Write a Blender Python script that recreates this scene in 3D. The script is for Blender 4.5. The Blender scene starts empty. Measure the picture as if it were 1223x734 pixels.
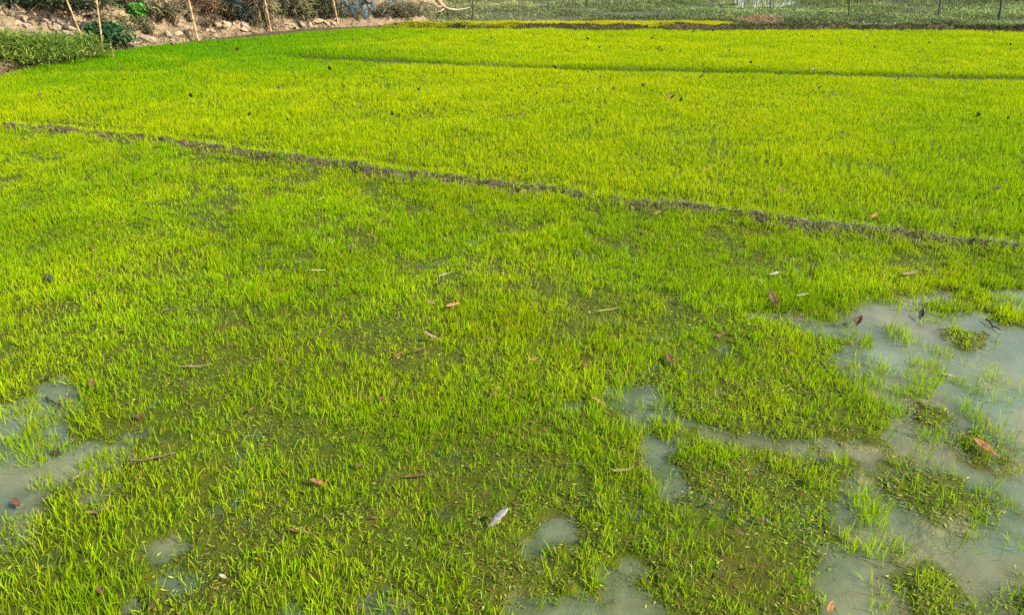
import bpy, math
import numpy as np
from mathutils import Vector, Matrix

rng = np.random.default_rng(11)
scene = bpy.context.scene
COL = scene.collection
R = math.radians
CAM_H, PITCH, F = 1.6, R(27.0), 890.0
SP, CP = math.sin(PITCH), math.cos(PITCH)

# ------------------------------------------------------------------ helpers
def ray(px, py):
    """direction of the view through a point of the photograph (1223 x 734)"""
    dx, dy = (px - 611.5) / F, (py - 367.0) / F
    return np.array([dx, CP - dy * SP, -(SP + dy * CP)])

def W(px, py, z=0.0):
    d = ray(px, py)
    k = (z - CAM_H) / d[2]
    return np.array([d[0] * k, d[1] * k])

def WP(pts, z=0.0):
    return np.array([W(a, b, z) for a, b in pts])

def at_Y(px, py, Y):
    d = ray(px, py)
    k = Y / d[1]
    return Vector((d[0] * k, Y, CAM_H + d[2] * k))

def smooth(a, b, x):
    t = np.clip((x - a) / (b - a), 0, 1)
    return t * t * (3 - 2 * t)

def _hash(ix, iy, seed):
    h = (ix.astype(np.int64) * 374761393 + iy.astype(np.int64) * 668265263 + seed * 974711) & 0xFFFFFFFF
    h = ((h ^ (h >> 13)) * 1274126177) & 0xFFFFFFFF
    h = h ^ (h >> 16)
    return (h & 0xFFFFFF) / float(0xFFFFFF)

def vnoise(x, y, seed=0):
    ix, iy = np.floor(x), np.floor(y)
    fx, fy = x - ix, y - iy
    fx = fx * fx * fx * (fx * (fx * 6 - 15) + 10)
    fy = fy * fy * fy * (fy * (fy * 6 - 15) + 10)
    ix = ix.astype(np.int64); iy = iy.astype(np.int64)
    a, b = _hash(ix, iy, seed), _hash(ix + 1, iy, seed)
    c, d = _hash(ix, iy + 1, seed), _hash(ix + 1, iy + 1, seed)
    return (a * (1 - fx) + b * fx) * (1 - fy) + (c * (1 - fx) + d * fx) * fy

def fbm(x, y, scale, seed=0, oct=4, gain=0.5):
    """about -1..1"""
    s, amp, tot = 0.0, 1.0, 0.0
    ca, sa = math.cos(0.6), math.sin(0.6)
    x, y = x / scale, y / scale
    for o in range(oct):
        s = s + amp * (vnoise(x, y, seed + o * 17) * 2 - 1)
        tot += amp; amp *= gain
        x, y = (x * ca - y * sa) * 2.03 + 5.3, (x * sa + y * ca) * 2.03 + 9.1
    return s / tot * 1.6

def voronoi(x, y, scale, seed=0):
    """distance to nearest feature, second nearest, and a random value of the cell"""
    x, y = x / scale, y / scale
    ix, iy = np.floor(x).astype(np.int64), np.floor(y).astype(np.int64)
    f1 = np.full(x.shape, 9.0); f2 = np.full(x.shape, 9.0); val = np.zeros(x.shape)
    for ox in (-1, 0, 1):
        for oy in (-1, 0, 1):
            cx = ix + ox + _hash(ix + ox, iy + oy, seed)
            cy = iy + oy + _hash(ix + ox, iy + oy, seed + 5)
            d = np.hypot(x - cx, y - cy)
            v = _hash(ix + ox, iy + oy, seed + 9)
            near = d < f1
            f2 = np.where(near, f1, np.minimum(f2, d))
            val = np.where(near, v, val)
            f1 = np.where(near, d, f1)
    return f1, f2, val

def poly_sd(x, y, poly):
    """signed distance to a polygon, positive outside"""
    x = np.asarray(x, float); y = np.asarray(y, float)
    d = np.full(x.shape, 1e9); inside = np.zeros(x.shape, bool)
    n = len(poly)
    for i in range(n):
        ax, ay = poly[i]; bx, by = poly[(i + 1) % n]
        ex, ey = bx - ax, by - ay
        L = ex * ex + ey * ey + 1e-12
        t = np.clip(((x - ax) * ex + (y - ay) * ey) / L, 0, 1)
        d = np.minimum(d, np.hypot(x - ax - t * ex, y - ay - t * ey))
        cond = (ay > y) != (by > y)
        xi = ax + (y - ay) * ex / (ey if abs(ey) > 1e-12 else 1e-12)
        inside ^= cond & (x < xi)
    return np.where(inside, -d, d)

def line_sd(x, y, pts):
    """signed distance to a line that runs left to right, positive on its far side"""
    d = np.full(np.shape(x), 1e9)
    for (ax, ay), (bx, by) in zip(pts[:-1], pts[1:]):
        ex, ey = bx - ax, by - ay
        t = np.clip(((x - ax) * ex + (y - ay) * ey) / (ex * ex + ey * ey), 0, 1)
        d = np.minimum(d, np.hypot(x - ax - t * ex, y - ay - t * ey))
    yy = np.interp(x, [p[0] for p in pts], [p[1] for p in pts])
    return np.where(y > yy, d, -d)

def tag(o, label, cat, group=None, kind=None):
    o['label'] = label; o['category'] = cat
    if group: o['group'] = group
    if kind: o['kind'] = kind
    return o

def mesh_np(name, V, loops, starts, mat, parent=None, col=None, smooth_shade=True, link=True):
    me = bpy.data.meshes.new(name)
    me.vertices.add(len(V)); me.vertices.foreach_set('co', np.asarray(V, np.float32).ravel())
    me.loops.add(len(loops)); me.loops.foreach_set('vertex_index', np.asarray(loops, np.int32))
    me.polygons.add(len(starts)); me.polygons.foreach_set('loop_start', np.asarray(starts, np.int32))
    if smooth_shade:
        me.polygons.foreach_set('use_smooth', np.ones(len(starts), bool))
    me.update(calc_edges=True)
    if col is not None:
        a = me.attributes.new('tint', 'FLOAT_COLOR', 'POINT')
        c = np.ones((len(V), 4), np.float32); c[:, :3] = col
        a.data.foreach_set('color', c.ravel())
    me.materials.append(mat)
    o = bpy.data.objects.new(name, me)
    COL.objects.link(o)
    if parent: o.parent = parent
    return o

def grid_faces(nx, ny, keep=None):
    i = np.arange(nx * ny).reshape(ny, nx)
    q = np.stack([i[:-1, :-1], i[:-1, 1:], i[1:, 1:], i[1:, :-1]], -1).reshape(-1, 4)
    if keep is not None:
        q = q[keep.reshape(-1)]
    return q

def quads_obj(name, V, q, mat, parent=None, col=None, smooth_shade=True):
    used = np.unique(q)
    remap = np.zeros(len(V), np.int64); remap[used] = np.arange(len(used))
    V = V[used]; q = remap[q]
    if col is not None: col = col[used]
    return mesh_np(name, V, q.ravel(), np.arange(len(q)) * 4, mat, parent, col, smooth_shade)

def empty(name, loc):
    o = bpy.data.objects.new(name, None); COL.objects.link(o); o.location = loc
    o.empty_display_size = 0.1
    return o

# ribbons: grass blades, strands, leaves -- arrays of bases and bends in, one mesh out
def ribbons(base, azim, tilt, curve, length, width, twist, K, shape='blade'):
    n = len(base)
    ts = np.linspace(0, 1, K + 1)
    P = np.zeros((K + 1, n, 3)); P[0] = base
    ca, sa = np.cos(azim), np.sin(azim)
    for k in range(K):
        phi = tilt + curve * (ts[k] + ts[k + 1]) * 0.5
        st = length / K
        P[k + 1, :, 0] = P[k, :, 0] + np.sin(phi) * ca * st
        P[k + 1, :, 1] = P[k, :, 1] + np.sin(phi) * sa * st
        P[k + 1, :, 2] = P[k, :, 2] + np.cos(phi) * st
    V = np.zeros((n, 2 * K + 1, 3), np.float32)
    for k in range(K):
        t = ts[k]
        prof = (0.55 + 0.9 * t * (1 - t) * 2 - 0.45 * t ** 3) if shape == 'blade' else (0.12 + math.sin(math.pi * min(1, t * 0.93 + 0.04)) ** 0.8)
        phi = tilt + curve * t
        # across the blade: horizontal normal of its bend plane, rolled by twist about the blade
        ax, ay, az = -sa, ca, np.zeros(n)
        bx, by, bz = np.cos(phi) * ca, np.cos(phi) * sa, -np.sin(phi)
        tw = twist * (0.4 + 0.6 * t)
        wx = (ax * np.cos(tw) + bx * np.sin(tw)); wy = (ay * np.cos(tw) + by * np.sin(tw)); wz = bz * np.sin(tw)
        h = width * 0.5 * prof
        off = np.stack([wx * h, wy * h, wz * h], -1)
        V[:, 2 * k] = P[k] - off; V[:, 2 * k + 1] = P[k] + off
    V[:, 2 * K] = P[K]
    vp = 2 * K + 1
    pat = []
    st_ = []
    for k in range(K - 1):
        st_.append(len(pat)); pat += [2 * k, 2 * k + 1, 2 * k + 3, 2 * k + 2]
    st_.append(len(pat)); pat += [2 * K - 2, 2 * K - 1, 2 * K]
    pat = np.array(pat); st_ = np.array(st_)
    loops = (np.arange(n)[:, None] * vp + pat[None]).ravel()
    starts = (np.arange(n)[:, None] * len(pat) + st_[None]).ravel()
    tv = np.repeat(ts, 2)[:vp]
    return V.reshape(-1, 3), loops, starts, vp, tv

def tube(pts, radii, n=7, wob=0.0, seed=0):
    r_ = np.random.default_rng(seed)
    V, q = [], []
    pts = [Vector(p) for p in pts]
    for i, p in enumerate(pts):
        d = (pts[min(i + 1, len(pts) - 1)] - pts[max(i - 1, 0)]).normalized()
        u = d.cross(Vector((0.31, 0.9, 0.13))).normalized(); v = d.cross(u)
        for k in range(n):
            a = 2 * math.pi * k / n
            rr = radii[i] * (1 + wob * (r_.random() - 0.5))
            V.append(p + u * (math.cos(a) * rr) + v * (math.sin(a) * rr))
    for i in range(len(pts) - 1):
        for k in range(n):
            q.append((i * n + k, i * n + (k + 1) % n, (i + 1) * n + (k + 1) % n, (i + 1) * n + k))
    f = list(q)
    f.append(tuple(range(n - 1, -1, -1))); f.append(tuple((len(pts) - 1) * n + k for k in range(n)))
    return [tuple(v) for v in V], f

def py_obj(name, V, Fs, mat, parent=None, smooth_shade=True):
    me = bpy.data.meshes.new(name); me.from_pydata(V, [], Fs); me.update()
    if smooth_shade:
        me.polygons.foreach_set('use_smooth', [True] * len(me.polygons))
    me.materials.append(mat)
    o = bpy.data.objects.new(name, me); COL.objects.link(o)
    if parent: o.parent = parent
    return o

def merge(parts):
    V, Fs = [], []
    for v, f in parts:
        o = len(V); V += v; Fs += [tuple(i + o for i in t) for t in f]
    return V, Fs

# ------------------------------------------------------------------ materials
class Nodes:
    def __init__(s, name):
        s.m = bpy.data.materials.new(name); s.m.use_nodes = True
        s.t = s.m.node_tree; s.t.nodes.clear()
        s.out = s.t.nodes.new('ShaderNodeOutputMaterial')
        s.co = None
    def n(s, typ, **kw):
        o = s.t.nodes.new(typ)
        for k, v in kw.items():
            if k in o.inputs: s.set(o.inputs[k], v)
            else: setattr(o, k, v)
        return o
    def set(s, sock, v):
        if hasattr(v, 'links') or isinstance(v, bpy.types.NodeSocket): s.t.links.new(v, sock)
        else: sock.default_value = v
    def pos(s):
        if s.co is None: s.co = s.t.nodes.new('ShaderNodeNewGeometry').outputs['Position']
        return s.co
    def noise(s, scale, detail=5, rough=0.6, dist=0.0):
        return s.n('ShaderNodeTexNoise', Vector=s.pos(), Scale=scale, Detail=detail, Roughness=rough, Distortion=dist).outputs['Fac']
    def ramp(s, fac, stops):
        r = s.n('ShaderNodeValToRGB', Fac=fac)
        e = r.color_ramp.elements
        while len(e) < len(stops): e.new(0.5)
        for el, (p, c) in zip(e, stops):
            el.position = p; el.color = (*c, 1) if len(c) == 3 else c
        return r.outputs['Color']
    def mix(s, fac, a, b, mode='MIX'):
        m = s.n('ShaderNodeMix', data_type='RGBA', blend_type=mode)
        s.set(m.inputs[0], fac)
        for sock, v in ((m.inputs[6], a), (m.inputs[7], b)):
            if isinstance(v, tuple): sock.default_value = (*v, 1) if len(v) == 3 else v
            else: s.set(sock, v)
        return m.outputs[2]
    def math(s, op, a, b=0.0, clamp=False):
        m = s.n('ShaderNodeMath', operation=op, use_clamp=clamp)
        s.set(m.inputs[0], a); s.set(m.inputs[1], b)
        return m.outputs[0]
    def attr(s, name):
        return s.n('ShaderNodeAttribute', attribute_name=name)
    def bump(s, h, strength, dist):
        return s.n('ShaderNodeBump', Height=h, Strength=strength, Distance=dist).outputs['Normal']
    def pbr(s, color, rough=0.7, normal=None, spec=0.3, **kw):
        p = s.n('ShaderNodeBsdfPrincipled', Roughness=rough)
        if isinstance(color, tuple): p.inputs['Base Color'].default_value = (*color, 1)
        else: s.set(p.inputs['Base Color'], color)
        p.inputs['Specular IOR Level'].default_value = spec
        if normal is not None: s.set(p.inputs['Normal'], normal)
        for k, v in kw.items(): s.set(p.inputs[k], v)
        return p.outputs['BSDF']
    def finish(s, sh):
        s.t.links.new(sh, s.out.inputs['Surface']); return s.m

def foliage_mat(name, trans=0.4, rough=0.5, spec=0.25):
    k = Nodes(name)
    c = k.attr('tint').outputs['Color']
    body = k.pbr(c, rough, spec=spec)
    tr = k.n('ShaderNodeBsdfTranslucent'); k.set(tr.inputs['Color'], c)
    m = k.n('ShaderNodeMixShader'); m.inputs[0].default_value = trans
    k.t.links.new(body, m.inputs[1]); k.t.links.new(tr.outputs[0], m.inputs[2])
    return k.finish(m.outputs[0])

M_RICE = foliage_mat('rice blade', 0.5, 0.6, 0.06)
M_WEED = foliage_mat('weed leaf', 0.3, 0.7, 0.08)
M_LITTER = foliage_mat('plant litter', 0.15, 0.6, 0.3)

def ground_material():
    k = Nodes('paddy ground')
    a = k.attr('tint').outputs['Color']
    sep = k.n('ShaderNodeSeparateColor'); k.t.links.new(a, sep.inputs[0])
    mossf, bermf, weedf = sep.outputs[0], sep.outputs[1], sep.outputs[2]
    n1, n2, n3 = k.noise(2.2, 6, 0.65, 0.4), k.noise(19, 6, 0.7, 0.3), k.noise(140, 3, 0.7)
    moss = k.ramp(n2, [(0.30, (0.024, 0.029, 0.001)), (0.45, (0.064, 0.078, 0.001)), (0.58, (0.092, 0.112, 0.001)), (0.72, (0.105, 0.076, 0.004))])
    moss2 = k.ramp(n3, [(0.33, (0.012, 0.020, 0.001)), (0.52, (0.046, 0.074, 0.001)), (0.7, (0.100, 0.140, 0.002))])
    moss = k.mix(0.5, moss, moss2)
    moss = k.mix(k.ramp(n1, [(0.45, (0, 0, 0)), (0.7, (1, 1, 1))]), moss, k.mix(0.6, moss, (0.080, 0.056, 0.010)))
    bed = k.ramp(n2, [(0.3, (0.080, 0.080, 0.028)), (0.5, (0.160, 0.150, 0.064)), (0.7, (0.235, 0.210, 0.100))])
    bed = k.mix(k.ramp(n3, [(0.5, (0, 0, 0)), (0.7, (1, 1, 1))]), bed, (0.13, 0.15, 0.03))
    berm = k.ramp(n2, [(0.32, (0.018, 0.013, 0.005)), (0.46, (0.058, 0.042, 0.016)), (0.56, (0.110, 0.086, 0.036)), (0.7, (0.052, 0.062, 0.010))])
    berm = k.mix(k.ramp(n3, [(0.58, (0, 0, 0)), (0.70, (1, 1, 1))]), berm, (0.15, 0.135, 0.075))
    weed = k.ramp(n2, [(0.32, (0.028, 0.034, 0.014)), (0.5, (0.070, 0.080, 0.034)), (0.68, (0.115, 0.115, 0.055))])
    c = k.mix(mossf, bed, moss)
    c = k.mix(bermf, c, berm)
    c = k.mix(weedf, c, weed)
    rough = k.ramp(n1, [(0.35, (0.6,) * 3), (0.65, (0.9,) * 3)])
    h = k.math('ADD', k.math('MULTIPLY', n2, 1.0), k.math('MULTIPLY', n3, 0.35))
    return k.finish(k.pbr(c, rough, k.bump(h, 1.0, 0.03), 0.12))

def water_material():
    k = Nodes('murky paddy water')
    d = k.attr('tint').outputs['Color']          # red: how deep the water stands, green: silt stirred in it
    sep = k.n('ShaderNodeSeparateColor'); k.t.links.new(d, sep.inputs[0])
    n1 = k.noise(1.7, 5, 0.6, 0.6)
    n2 = k.noise(8, 5, 0.6, 0.4)
    teal = k.mix(k.ramp(n1, [(.35, (0, 0, 0)), (.65, (1, 1, 1))]), (0.098, 0.146, 0.082), (0.155, 0.186, 0.100))
    silt = k.mix(n2, (0.180, 0.162, 0.070), (0.255, 0.220, 0.105))
    c = k.mix(sep.outputs[1], teal, silt)
    rip = k.n('ShaderNodeTexNoise', Vector=k.pos(), Scale=14.0, Detail=2.0, Roughness=0.5).outputs['Fac']
    body = k.pbr(c, 0.03, k.bump(rip, 0.06, 0.02), 0.5, IOR=1.33)
    thin = k.n('ShaderNodeBsdfTransparent')
    thin.inputs['Color'].default_value = (0.90, 0.95, 0.88, 1)
    gl = k.n('ShaderNodeBsdfGlossy', Roughness=0.02); k.set(gl.inputs['Normal'], k.bump(rip, 0.06, 0.02))
    geo = k.n('ShaderNodeNewGeometry')
    dt = k.n('ShaderNodeVectorMath', operation='DOT_PRODUCT')
    k.t.links.new(geo.outputs['Incoming'], dt.inputs[0]); k.t.links.new(geo.outputs['True Normal'], dt.inputs[1])
    fres = k.math('ADD', k.math('MULTIPLY', k.math('POWER', k.math('SUBTRACT', 1.0, k.math('ABSOLUTE', dt.outputs['Value'])), 5.0), 0.96), 0.025)
    clear = k.n('ShaderNodeMixShader'); k.t.links.new(fres, clear.inputs[0])
    k.t.links.new(thin.outputs[0], clear.inputs[1]); k.t.links.new(gl.outputs[0], clear.inputs[2])
    m = k.n('ShaderNodeMixShader'); k.t.links.new(sep.outputs[0], m.inputs[0])
    k.t.links.new(clear.outputs[0], m.inputs[1]); k.t.links.new(body, m.inputs[2])
    return k.finish(m.outputs[0])

def earth_material():
    k = Nodes('dry clay earth')
    n1, n2, n3 = k.noise(1.3, 5, 0.6, 0.5), k.noise(9, 6, 0.7, 0.5), k.noise(55, 4, 0.7)
    c = k.ramp(n2, [(0.3, (0.085, 0.052, 0.028)), (0.45, (0.215, 0.142, 0.080)), (0.6, (0.335, 0.235, 0.140)), (0.74, (0.43, 0.33, 0.21))])
    c = k.mix(k.ramp(n3, [(0.35, (1, 1, 1)), (0.55, (0, 0, 0))]), c, (0.10, 0.070, 0.045))
    c = k.mix(k.ramp(n1, [(0.5, (0, 0, 0)), (0.66, (1, 1, 1))]), c, k.mix(0.6, c, (0.12, 0.115, 0.05)))
    h = k.math('ADD', n2, k.math('MULTIPLY', n3, 0.4))
    return k.finish(k.pbr(c, 0.9, k.bump(h, 0.8, 0.03), 0.1))

def rock_material():
    k = Nodes('pale clay rock')
    oi = k.n('ShaderNodeObjectInfo').outputs['Random']
    n2, n3 = k.noise(12, 6, 0.7, 0.3), k.noise(70, 4, 0.7)
    c = k.ramp(n2, [(0.3, (0.17, 0.115, 0.065)), (0.5, (0.32, 0.235, 0.145)), (0.7, (0.44, 0.345, 0.225))])
    c = k.mix(k.math('MULTIPLY', oi, 0.5), c, (0.21, 0.16, 0.115))
    c = k.mix(k.ramp(n3, [(0.35, (1, 1, 1)), (0.5, (0, 0, 0))]), c, (0.14, 0.10, 0.065))
    return k.finish(k.pbr(c, 0.9, k.bump(k.math('ADD', n2, k.math('MULTIPLY', n3, 0.5)), 0.7, 0.02), 0.15))

def bamboo_material():
    k = Nodes('dry bamboo')
    n = k.noise(14, 4, 0.6)
    c = k.ramp(n, [(0.3, (0.22, 0.125, 0.050)), (0.55, (0.36, 0.220, 0.095)), (0.75, (0.44, 0.30, 0.15))])
    return k.finish(k.pbr(c, 0.5, spec=0.4))

def plain(name, c1, c2, scale=40, rough=0.7, spec=0.3, bump=0.3, trans=0.0):
    k = Nodes(name)
    n = k.noise(scale, 5, 0.65, 0.3)
    c = k.ramp(n, [(0.35, c1), (0.65, c2)])
    sh = k.pbr(c, rough, k.bump(n, bump, 0.004), spec)
    if trans:
        tr = k.n('ShaderNodeBsdfTranslucent'); k.set(tr.inputs['Color'], c)
        m = k.n('ShaderNodeMixShader'); m.inputs[0].default_value = trans
        k.t.links.new(sh, m.inputs[1]); k.t.links.new(tr.outputs[0], m.inputs[2]); sh = m.outputs[0]
    return k.finish(sh)

M_GROUND, M_WATER, M_EARTH, M_ROCK, M_BAMBOO = ground_material(), water_material(), earth_material(), rock_material(), bamboo_material()
M_POST = plain('weathered dark post', (0.035, 0.030, 0.022), (0.075, 0.066, 0.048), 30)
LEAFM = {
    'brown': plain('brown dry leaf', (0.070, 0.036, 0.012), (0.170, 0.090, 0.032), 60, trans=0.15),
    'dark': plain('dark wet leaf', (0.018, 0.014, 0.009), (0.050, 0.036, 0.020), 60, 0.45),
    'orange': plain('orange dry leaf', (0.18, 0.072, 0.022), (0.38, 0.165, 0.055), 60, trans=0.15),
    'pink': plain('pinkish dry leaf', (0.26, 0.095, 0.048), (0.44, 0.19, 0.10), 60, trans=0.1),
    'tan': plain('tan dry leaf', (0.15, 0.105, 0.045), (0.33, 0.235, 0.115), 60, trans=0.15),
    'white': plain('bleached leaf', (0.12, 0.125, 0.07), (0.30, 0.29, 0.20), 60),
    'grey': plain('grey feather', (0.07, 0.058, 0.050), (0.28, 0.245, 0.215), 90),
    'olive': plain('olive dead leaf', (0.05, 0.06, 0.010), (0.10, 0.11, 0.02), 60, trans=0.1),
    'red': plain('red brown dry leaf', (0.085, 0.030, 0.011), (0.170, 0.066, 0.026), 60, trans=0.15),
}
M_TWIG = plain('bare twig bark', (0.055, 0.036, 0.020), (0.14, 0.09, 0.05), 70)
M_STRAW = plain('straw', (0.34, 0.30, 0.12), (0.50, 0.45, 0.22), 50)
M_STEM = plain('shrub stem', (0.06, 0.045, 0.028), (0.14, 0.11, 0.07), 50)
M_SHEET = plain('blue plastic sheet', (0.012, 0.040, 0.060), (0.040, 0.115, 0.165), 14, 0.6, 0.2)
M_PALESHEET = plain('faded blue plastic sheet', (0.07, 0.11, 0.125), (0.15, 0.20, 0.215), 9, 0.6, 0.2)
M_BARK = plain('bleached root wood', (0.32, 0.23, 0.14), (0.52, 0.40, 0.28), 18)
M_REDBARK = plain('pinkish peeled bark', (0.36, 0.13, 0.065), (0.50, 0.23, 0.13), 18)

# ------------------------------------------------------------------ the lie of the land
EDGE_PX = [(0, 92), (60, 80), (130, 65), (200, 56), (260, 48), (330, 40), (400, 34.5), (470, 32.5), (560, 33), (700, 34.5), (860, 34.5), (1000, 35), (1130, 35.5), (1223, 38)]
edge = WP(EDGE_PX)
FIELD = np.vstack([[(-6.7, -6), (-6.65, 3), (-6.4, 7)], edge, [(14, 13.4), (30, 13.2), (30, -6)]])
BERM = np.vstack([[(-8, 7.45)], WP([(-60, 151), (0, 155), (85, 161), (200, 175), (300, 190), (400, 204), (450, 211), (550, 222), (650, 235), (750, 247), (830, 256), (900, 266), (1000, 277), (1100, 289), (1160, 295), (1223, 303)]), [(4.2, 3.15), (12, 1.2)]])
FURROW = np.vstack([WP([(335, 70), (470, 77), (600, 84), (700, 87), (800, 88), (900, 91), (1050, 95), (1223, 99)]), [(12, 6.3)]])
STRIP = WP([(455, 31.5), (500, 27.5), (580, 25.5), (700, 25), (845, 25), (876, 27.5), (858, 33), (700, 32.5), (560, 32)], 0.05)

PONDS_PX = [
    [(1015, 366), (1035, 358), (1062, 352), (1085, 354), (1100, 350), (1120, 347), (1138, 351), (1137, 358), (1120, 361), (1103, 364), (1115, 371),
     (1130, 374), (1150, 372), (1170, 371), (1187, 376), (1194, 384), (1212, 387), (1230, 390), (1330, 400), (1500, 480), (1560, 900), (1150, 900), (985, 900),
     (985, 734), (967, 695), (985, 655), (1000, 610), (1004, 570), (1000, 555), (950, 549), (900, 541), (862, 534), (836, 530), (812, 536), (802, 546),
     (816, 560), (827, 575), (822, 590), (800, 593), (783, 584), (776, 566), (770, 540), (757, 515), (742, 497), (726, 481), (722, 466),
     (745, 462), (770, 461), (787, 465), (800, 476), (802, 490), (815, 499), (832, 503), (860, 508), (882, 519), (930, 524), (985, 526), (1045, 521),
     (1062, 502), (1036, 477), (1018, 461), (1008, 445), (1003, 420), (996, 404), (975, 397), (940, 388), (893, 383), (890, 375), (925, 372), (960, 378), (985, 383), (1002, 382)],
    [(828, 470), (845, 466), (872, 466), (878, 471), (868, 480), (838, 481)],
    [(664, 486), (675, 480), (695, 478), (704, 484), (695, 492), (672, 494)],
    [(624, 648), (640, 632), (655, 612), (675, 608), (686, 618), (680, 640), (665, 665), (645, 673), (630, 668)],
    [(705, 700), (722, 685), (740, 663), (770, 666), (776, 700), (792, 734), (830, 770), (620, 780), (604, 725), (640, 709), (680, 706)],
    [(440, 722), (465, 700), (485, 715), (506, 734), (510, 770), (440, 770)],
    [(50, 456), (75, 443), (90, 455), (104, 478), (103, 492), (82, 494), (78, 508), (90, 530), (108, 526), (132, 531), (150, 522), (160, 545), (152, 580), (132, 606),
     (96, 608), (80, 601), (74, 592), (52, 602), (46, 622), (34, 642), (8, 640), (-10, 670), (-60, 680), (-140, 600), (-90, 500), (-40, 482), (20, 478), (50, 474), (56, 467)],
    [(168, 652), (185, 640), (205, 640), (216, 652), (200, 665), (178, 664)],
    [(186, 694), (212, 682), (240, 688), (248, 702), (225, 712), (196, 708)],
    [(325, 728), (348, 712), (372, 716), (376, 740), (345, 752), (325, 745)],
    [(135, 730), (160, 715), (185, 722), (182, 745), (150, 760)],
    [(1168, 343), (1200, 345), (1250, 350), (1330, 362), (1330, 384), (1240, 379), (1196, 372), (1180, 362)],
    [(1190, 326), (1204, 324), (1210, 332), (1198, 336)],
    [(895, 549), (915, 552), (920, 562), (905, 566), (890, 560)],
]
ISLANDS_PX = [
    [(786, 508), (795, 502), (808, 506), (804, 518), (795, 523), (788, 518)],
    [(1056, 576), (1072, 568), (1100, 566), (1130, 568), (1142, 585), (1160, 592), (1178, 600), (1176, 612), (1148, 612), (1110, 608), (1085, 602), (1066, 590)],
    [(1146, 522), (1166, 521), (1186, 532), (1184, 546), (1170, 550), (1152, 538)],
    [(1128, 395), (1142, 394), (1170, 402), (1172, 414), (1150, 416), (1138, 406)],
    [(1198, 716), (1230, 706), (1290, 715), (1290, 760), (1205, 752)],
    [(1092, 700), (1104, 690), (1118, 692), (1135, 720), (1175, 735), (1175, 780), (1085, 780)],
    [(1085, 492), (1098, 486), (1118, 490), (1132, 500), (1118, 512), (1092, 510)],
]
PONDS = [WP(p) for p in PONDS_PX]
ISLANDS = [WP(p) for p in ISLANDS_PX]
SILT = WP([(800, 515), (850, 505), (930, 525), (1010, 535), (1100, 520), (1160, 500), (1220, 560), (1150, 565), (1060, 560), (990, 556), (900, 545), (830, 532)])
SHOAL = WP([(1080, 640), (1130, 620), (1165, 640), (1160, 680), (1185, 740), (1120, 760), (1080, 730), (1095, 690)])

def pond_depth(x, y):
    """metres inside a pond (positive) or away from it (negative), edges frayed"""
    d = np.full(np.shape(x), 1e9)
    for p in PONDS: d = np.minimum(d, poly_sd(x, y, p))
    for p in ISLANDS: d = np.maximum(d, -poly_sd(x, y, p))
    return 0.008 - d + 0.030 * fbm(x, y, 0.12, 31, 4) + 0.016 * fbm(x, y, 0.035, 37, 3)

def base_height(x, y):
    """the ground without its finest grain; also how far a point lies outside the field, and past the mud ridge"""
    out = poly_sd(x, y, FIELD)
    b = line_sd(x, y, BERM)
    near = b < 0
    zf = 0.022 + 0.006 * fbm(x, y, 0.4, 3, 3)
    z = zf
    # mud ridge between the two beds: a heap of clods, trench on its far side
    bw = b + 0.035 * fbm(x, y, 0.3, 61, 2)
    z = z + (0.032 + 0.012 * smooth(4, 6.5, y)) * np.exp(-(bw / (0.060 + 0.012 * smooth(4, 6.5, y))) ** 2) * (1 + 0.55 * fbm(x, y, 0.06, 5, 4) + 0.4 * fbm(x, y, 0.35, 6, 2)) - 0.025 * np.exp(-((bw - 0.20) / 0.07) ** 2)
    fd = line_sd(x, y, FURROW)
    on = smooth(FURROW[0, 0] - 0.3, FURROW[0, 0] + 0.5, x)
    z = z - 0.035 * np.exp(-(fd / 0.13) ** 2) * on
    # low ground past the field's end and the bank on its left
    left = smooth(-1.2, -3.2, x) * (x > -40)
    steep = smooth(9.8, 12.0, y)
    o = np.maximum(out, 0)
    bank = (0.10 + 0.04 * steep) * smooth(0, 0.16, o) + (0.26 + 0.34 * steep) * smooth(0.1, 2.1 - 0.5 * steep, o) + 0.30 * smooth(2.6, 5.5, o) * steep
    bund = 0.0
    low = 0.03 + bund + 0.04 * smooth(1.4, 2.2, o) + 0.5 * smooth(8, 16, o)
    zo = low * (1 - left) + bank * left
    z = np.where(out > 0, zo, z)
    z = z + (0.06 + 0.035 * fbm(x, y, 0.3, 8, 3)) * np.exp(-((out + 0.15) / 0.14) ** 2) * (1 - left) * smooth(11, 12.5, y)
    return z, out, b, bw, fd * 1.0, left

def height(x, y):
    x = np.asarray(x, float); y = np.asarray(y, float)
    z, out, b, bw, fd, left = base_height(x, y)
    near = (b < -0.10) & (out < 0)
    pd = pond_depth(x, y)
    nz = 0.012 + 0.009 * fbm(x, y, 0.22, 41, 4) + 0.005 * fbm(x, y, 0.05, 43, 3)
    nz = nz - 0.003 - 0.012 * smooth(-0.03, 0.025, pd) - 0.026 * smooth(0.02, 0.20, pd)
    sh = np.minimum(poly_sd(x, y, SILT), poly_sd(x, y, SHOAL)) + 0.05 * fbm(x, y, 0.2, 47, 3)
    nz = nz + smooth(0.10, -0.10, sh) * smooth(0, 0.05, pd) * 0.008
    nz = nz + smooth(0.05, 0.10, pd) * (0.012 * fbm(x, y, 0.35, 48, 4) + 0.004 * fbm(x, y, 0.06, 49, 3))
    k = smooth(-0.10, -0.22, b) * (out < 0)
    return z * (1 - k) + nz * k

def hit(px, py):
    d = ray(px, py)
    ks = np.linspace(1.2, 32, 4000)
    P = d[None] * ks[:, None]; P[:, 2] += CAM_H
    z = height(P[:, 0], P[:, 1])
    i = int(np.argmax(P[:, 2] < z))
    return Vector((P[i, 0], P[i, 1], float(z[i])))

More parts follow.
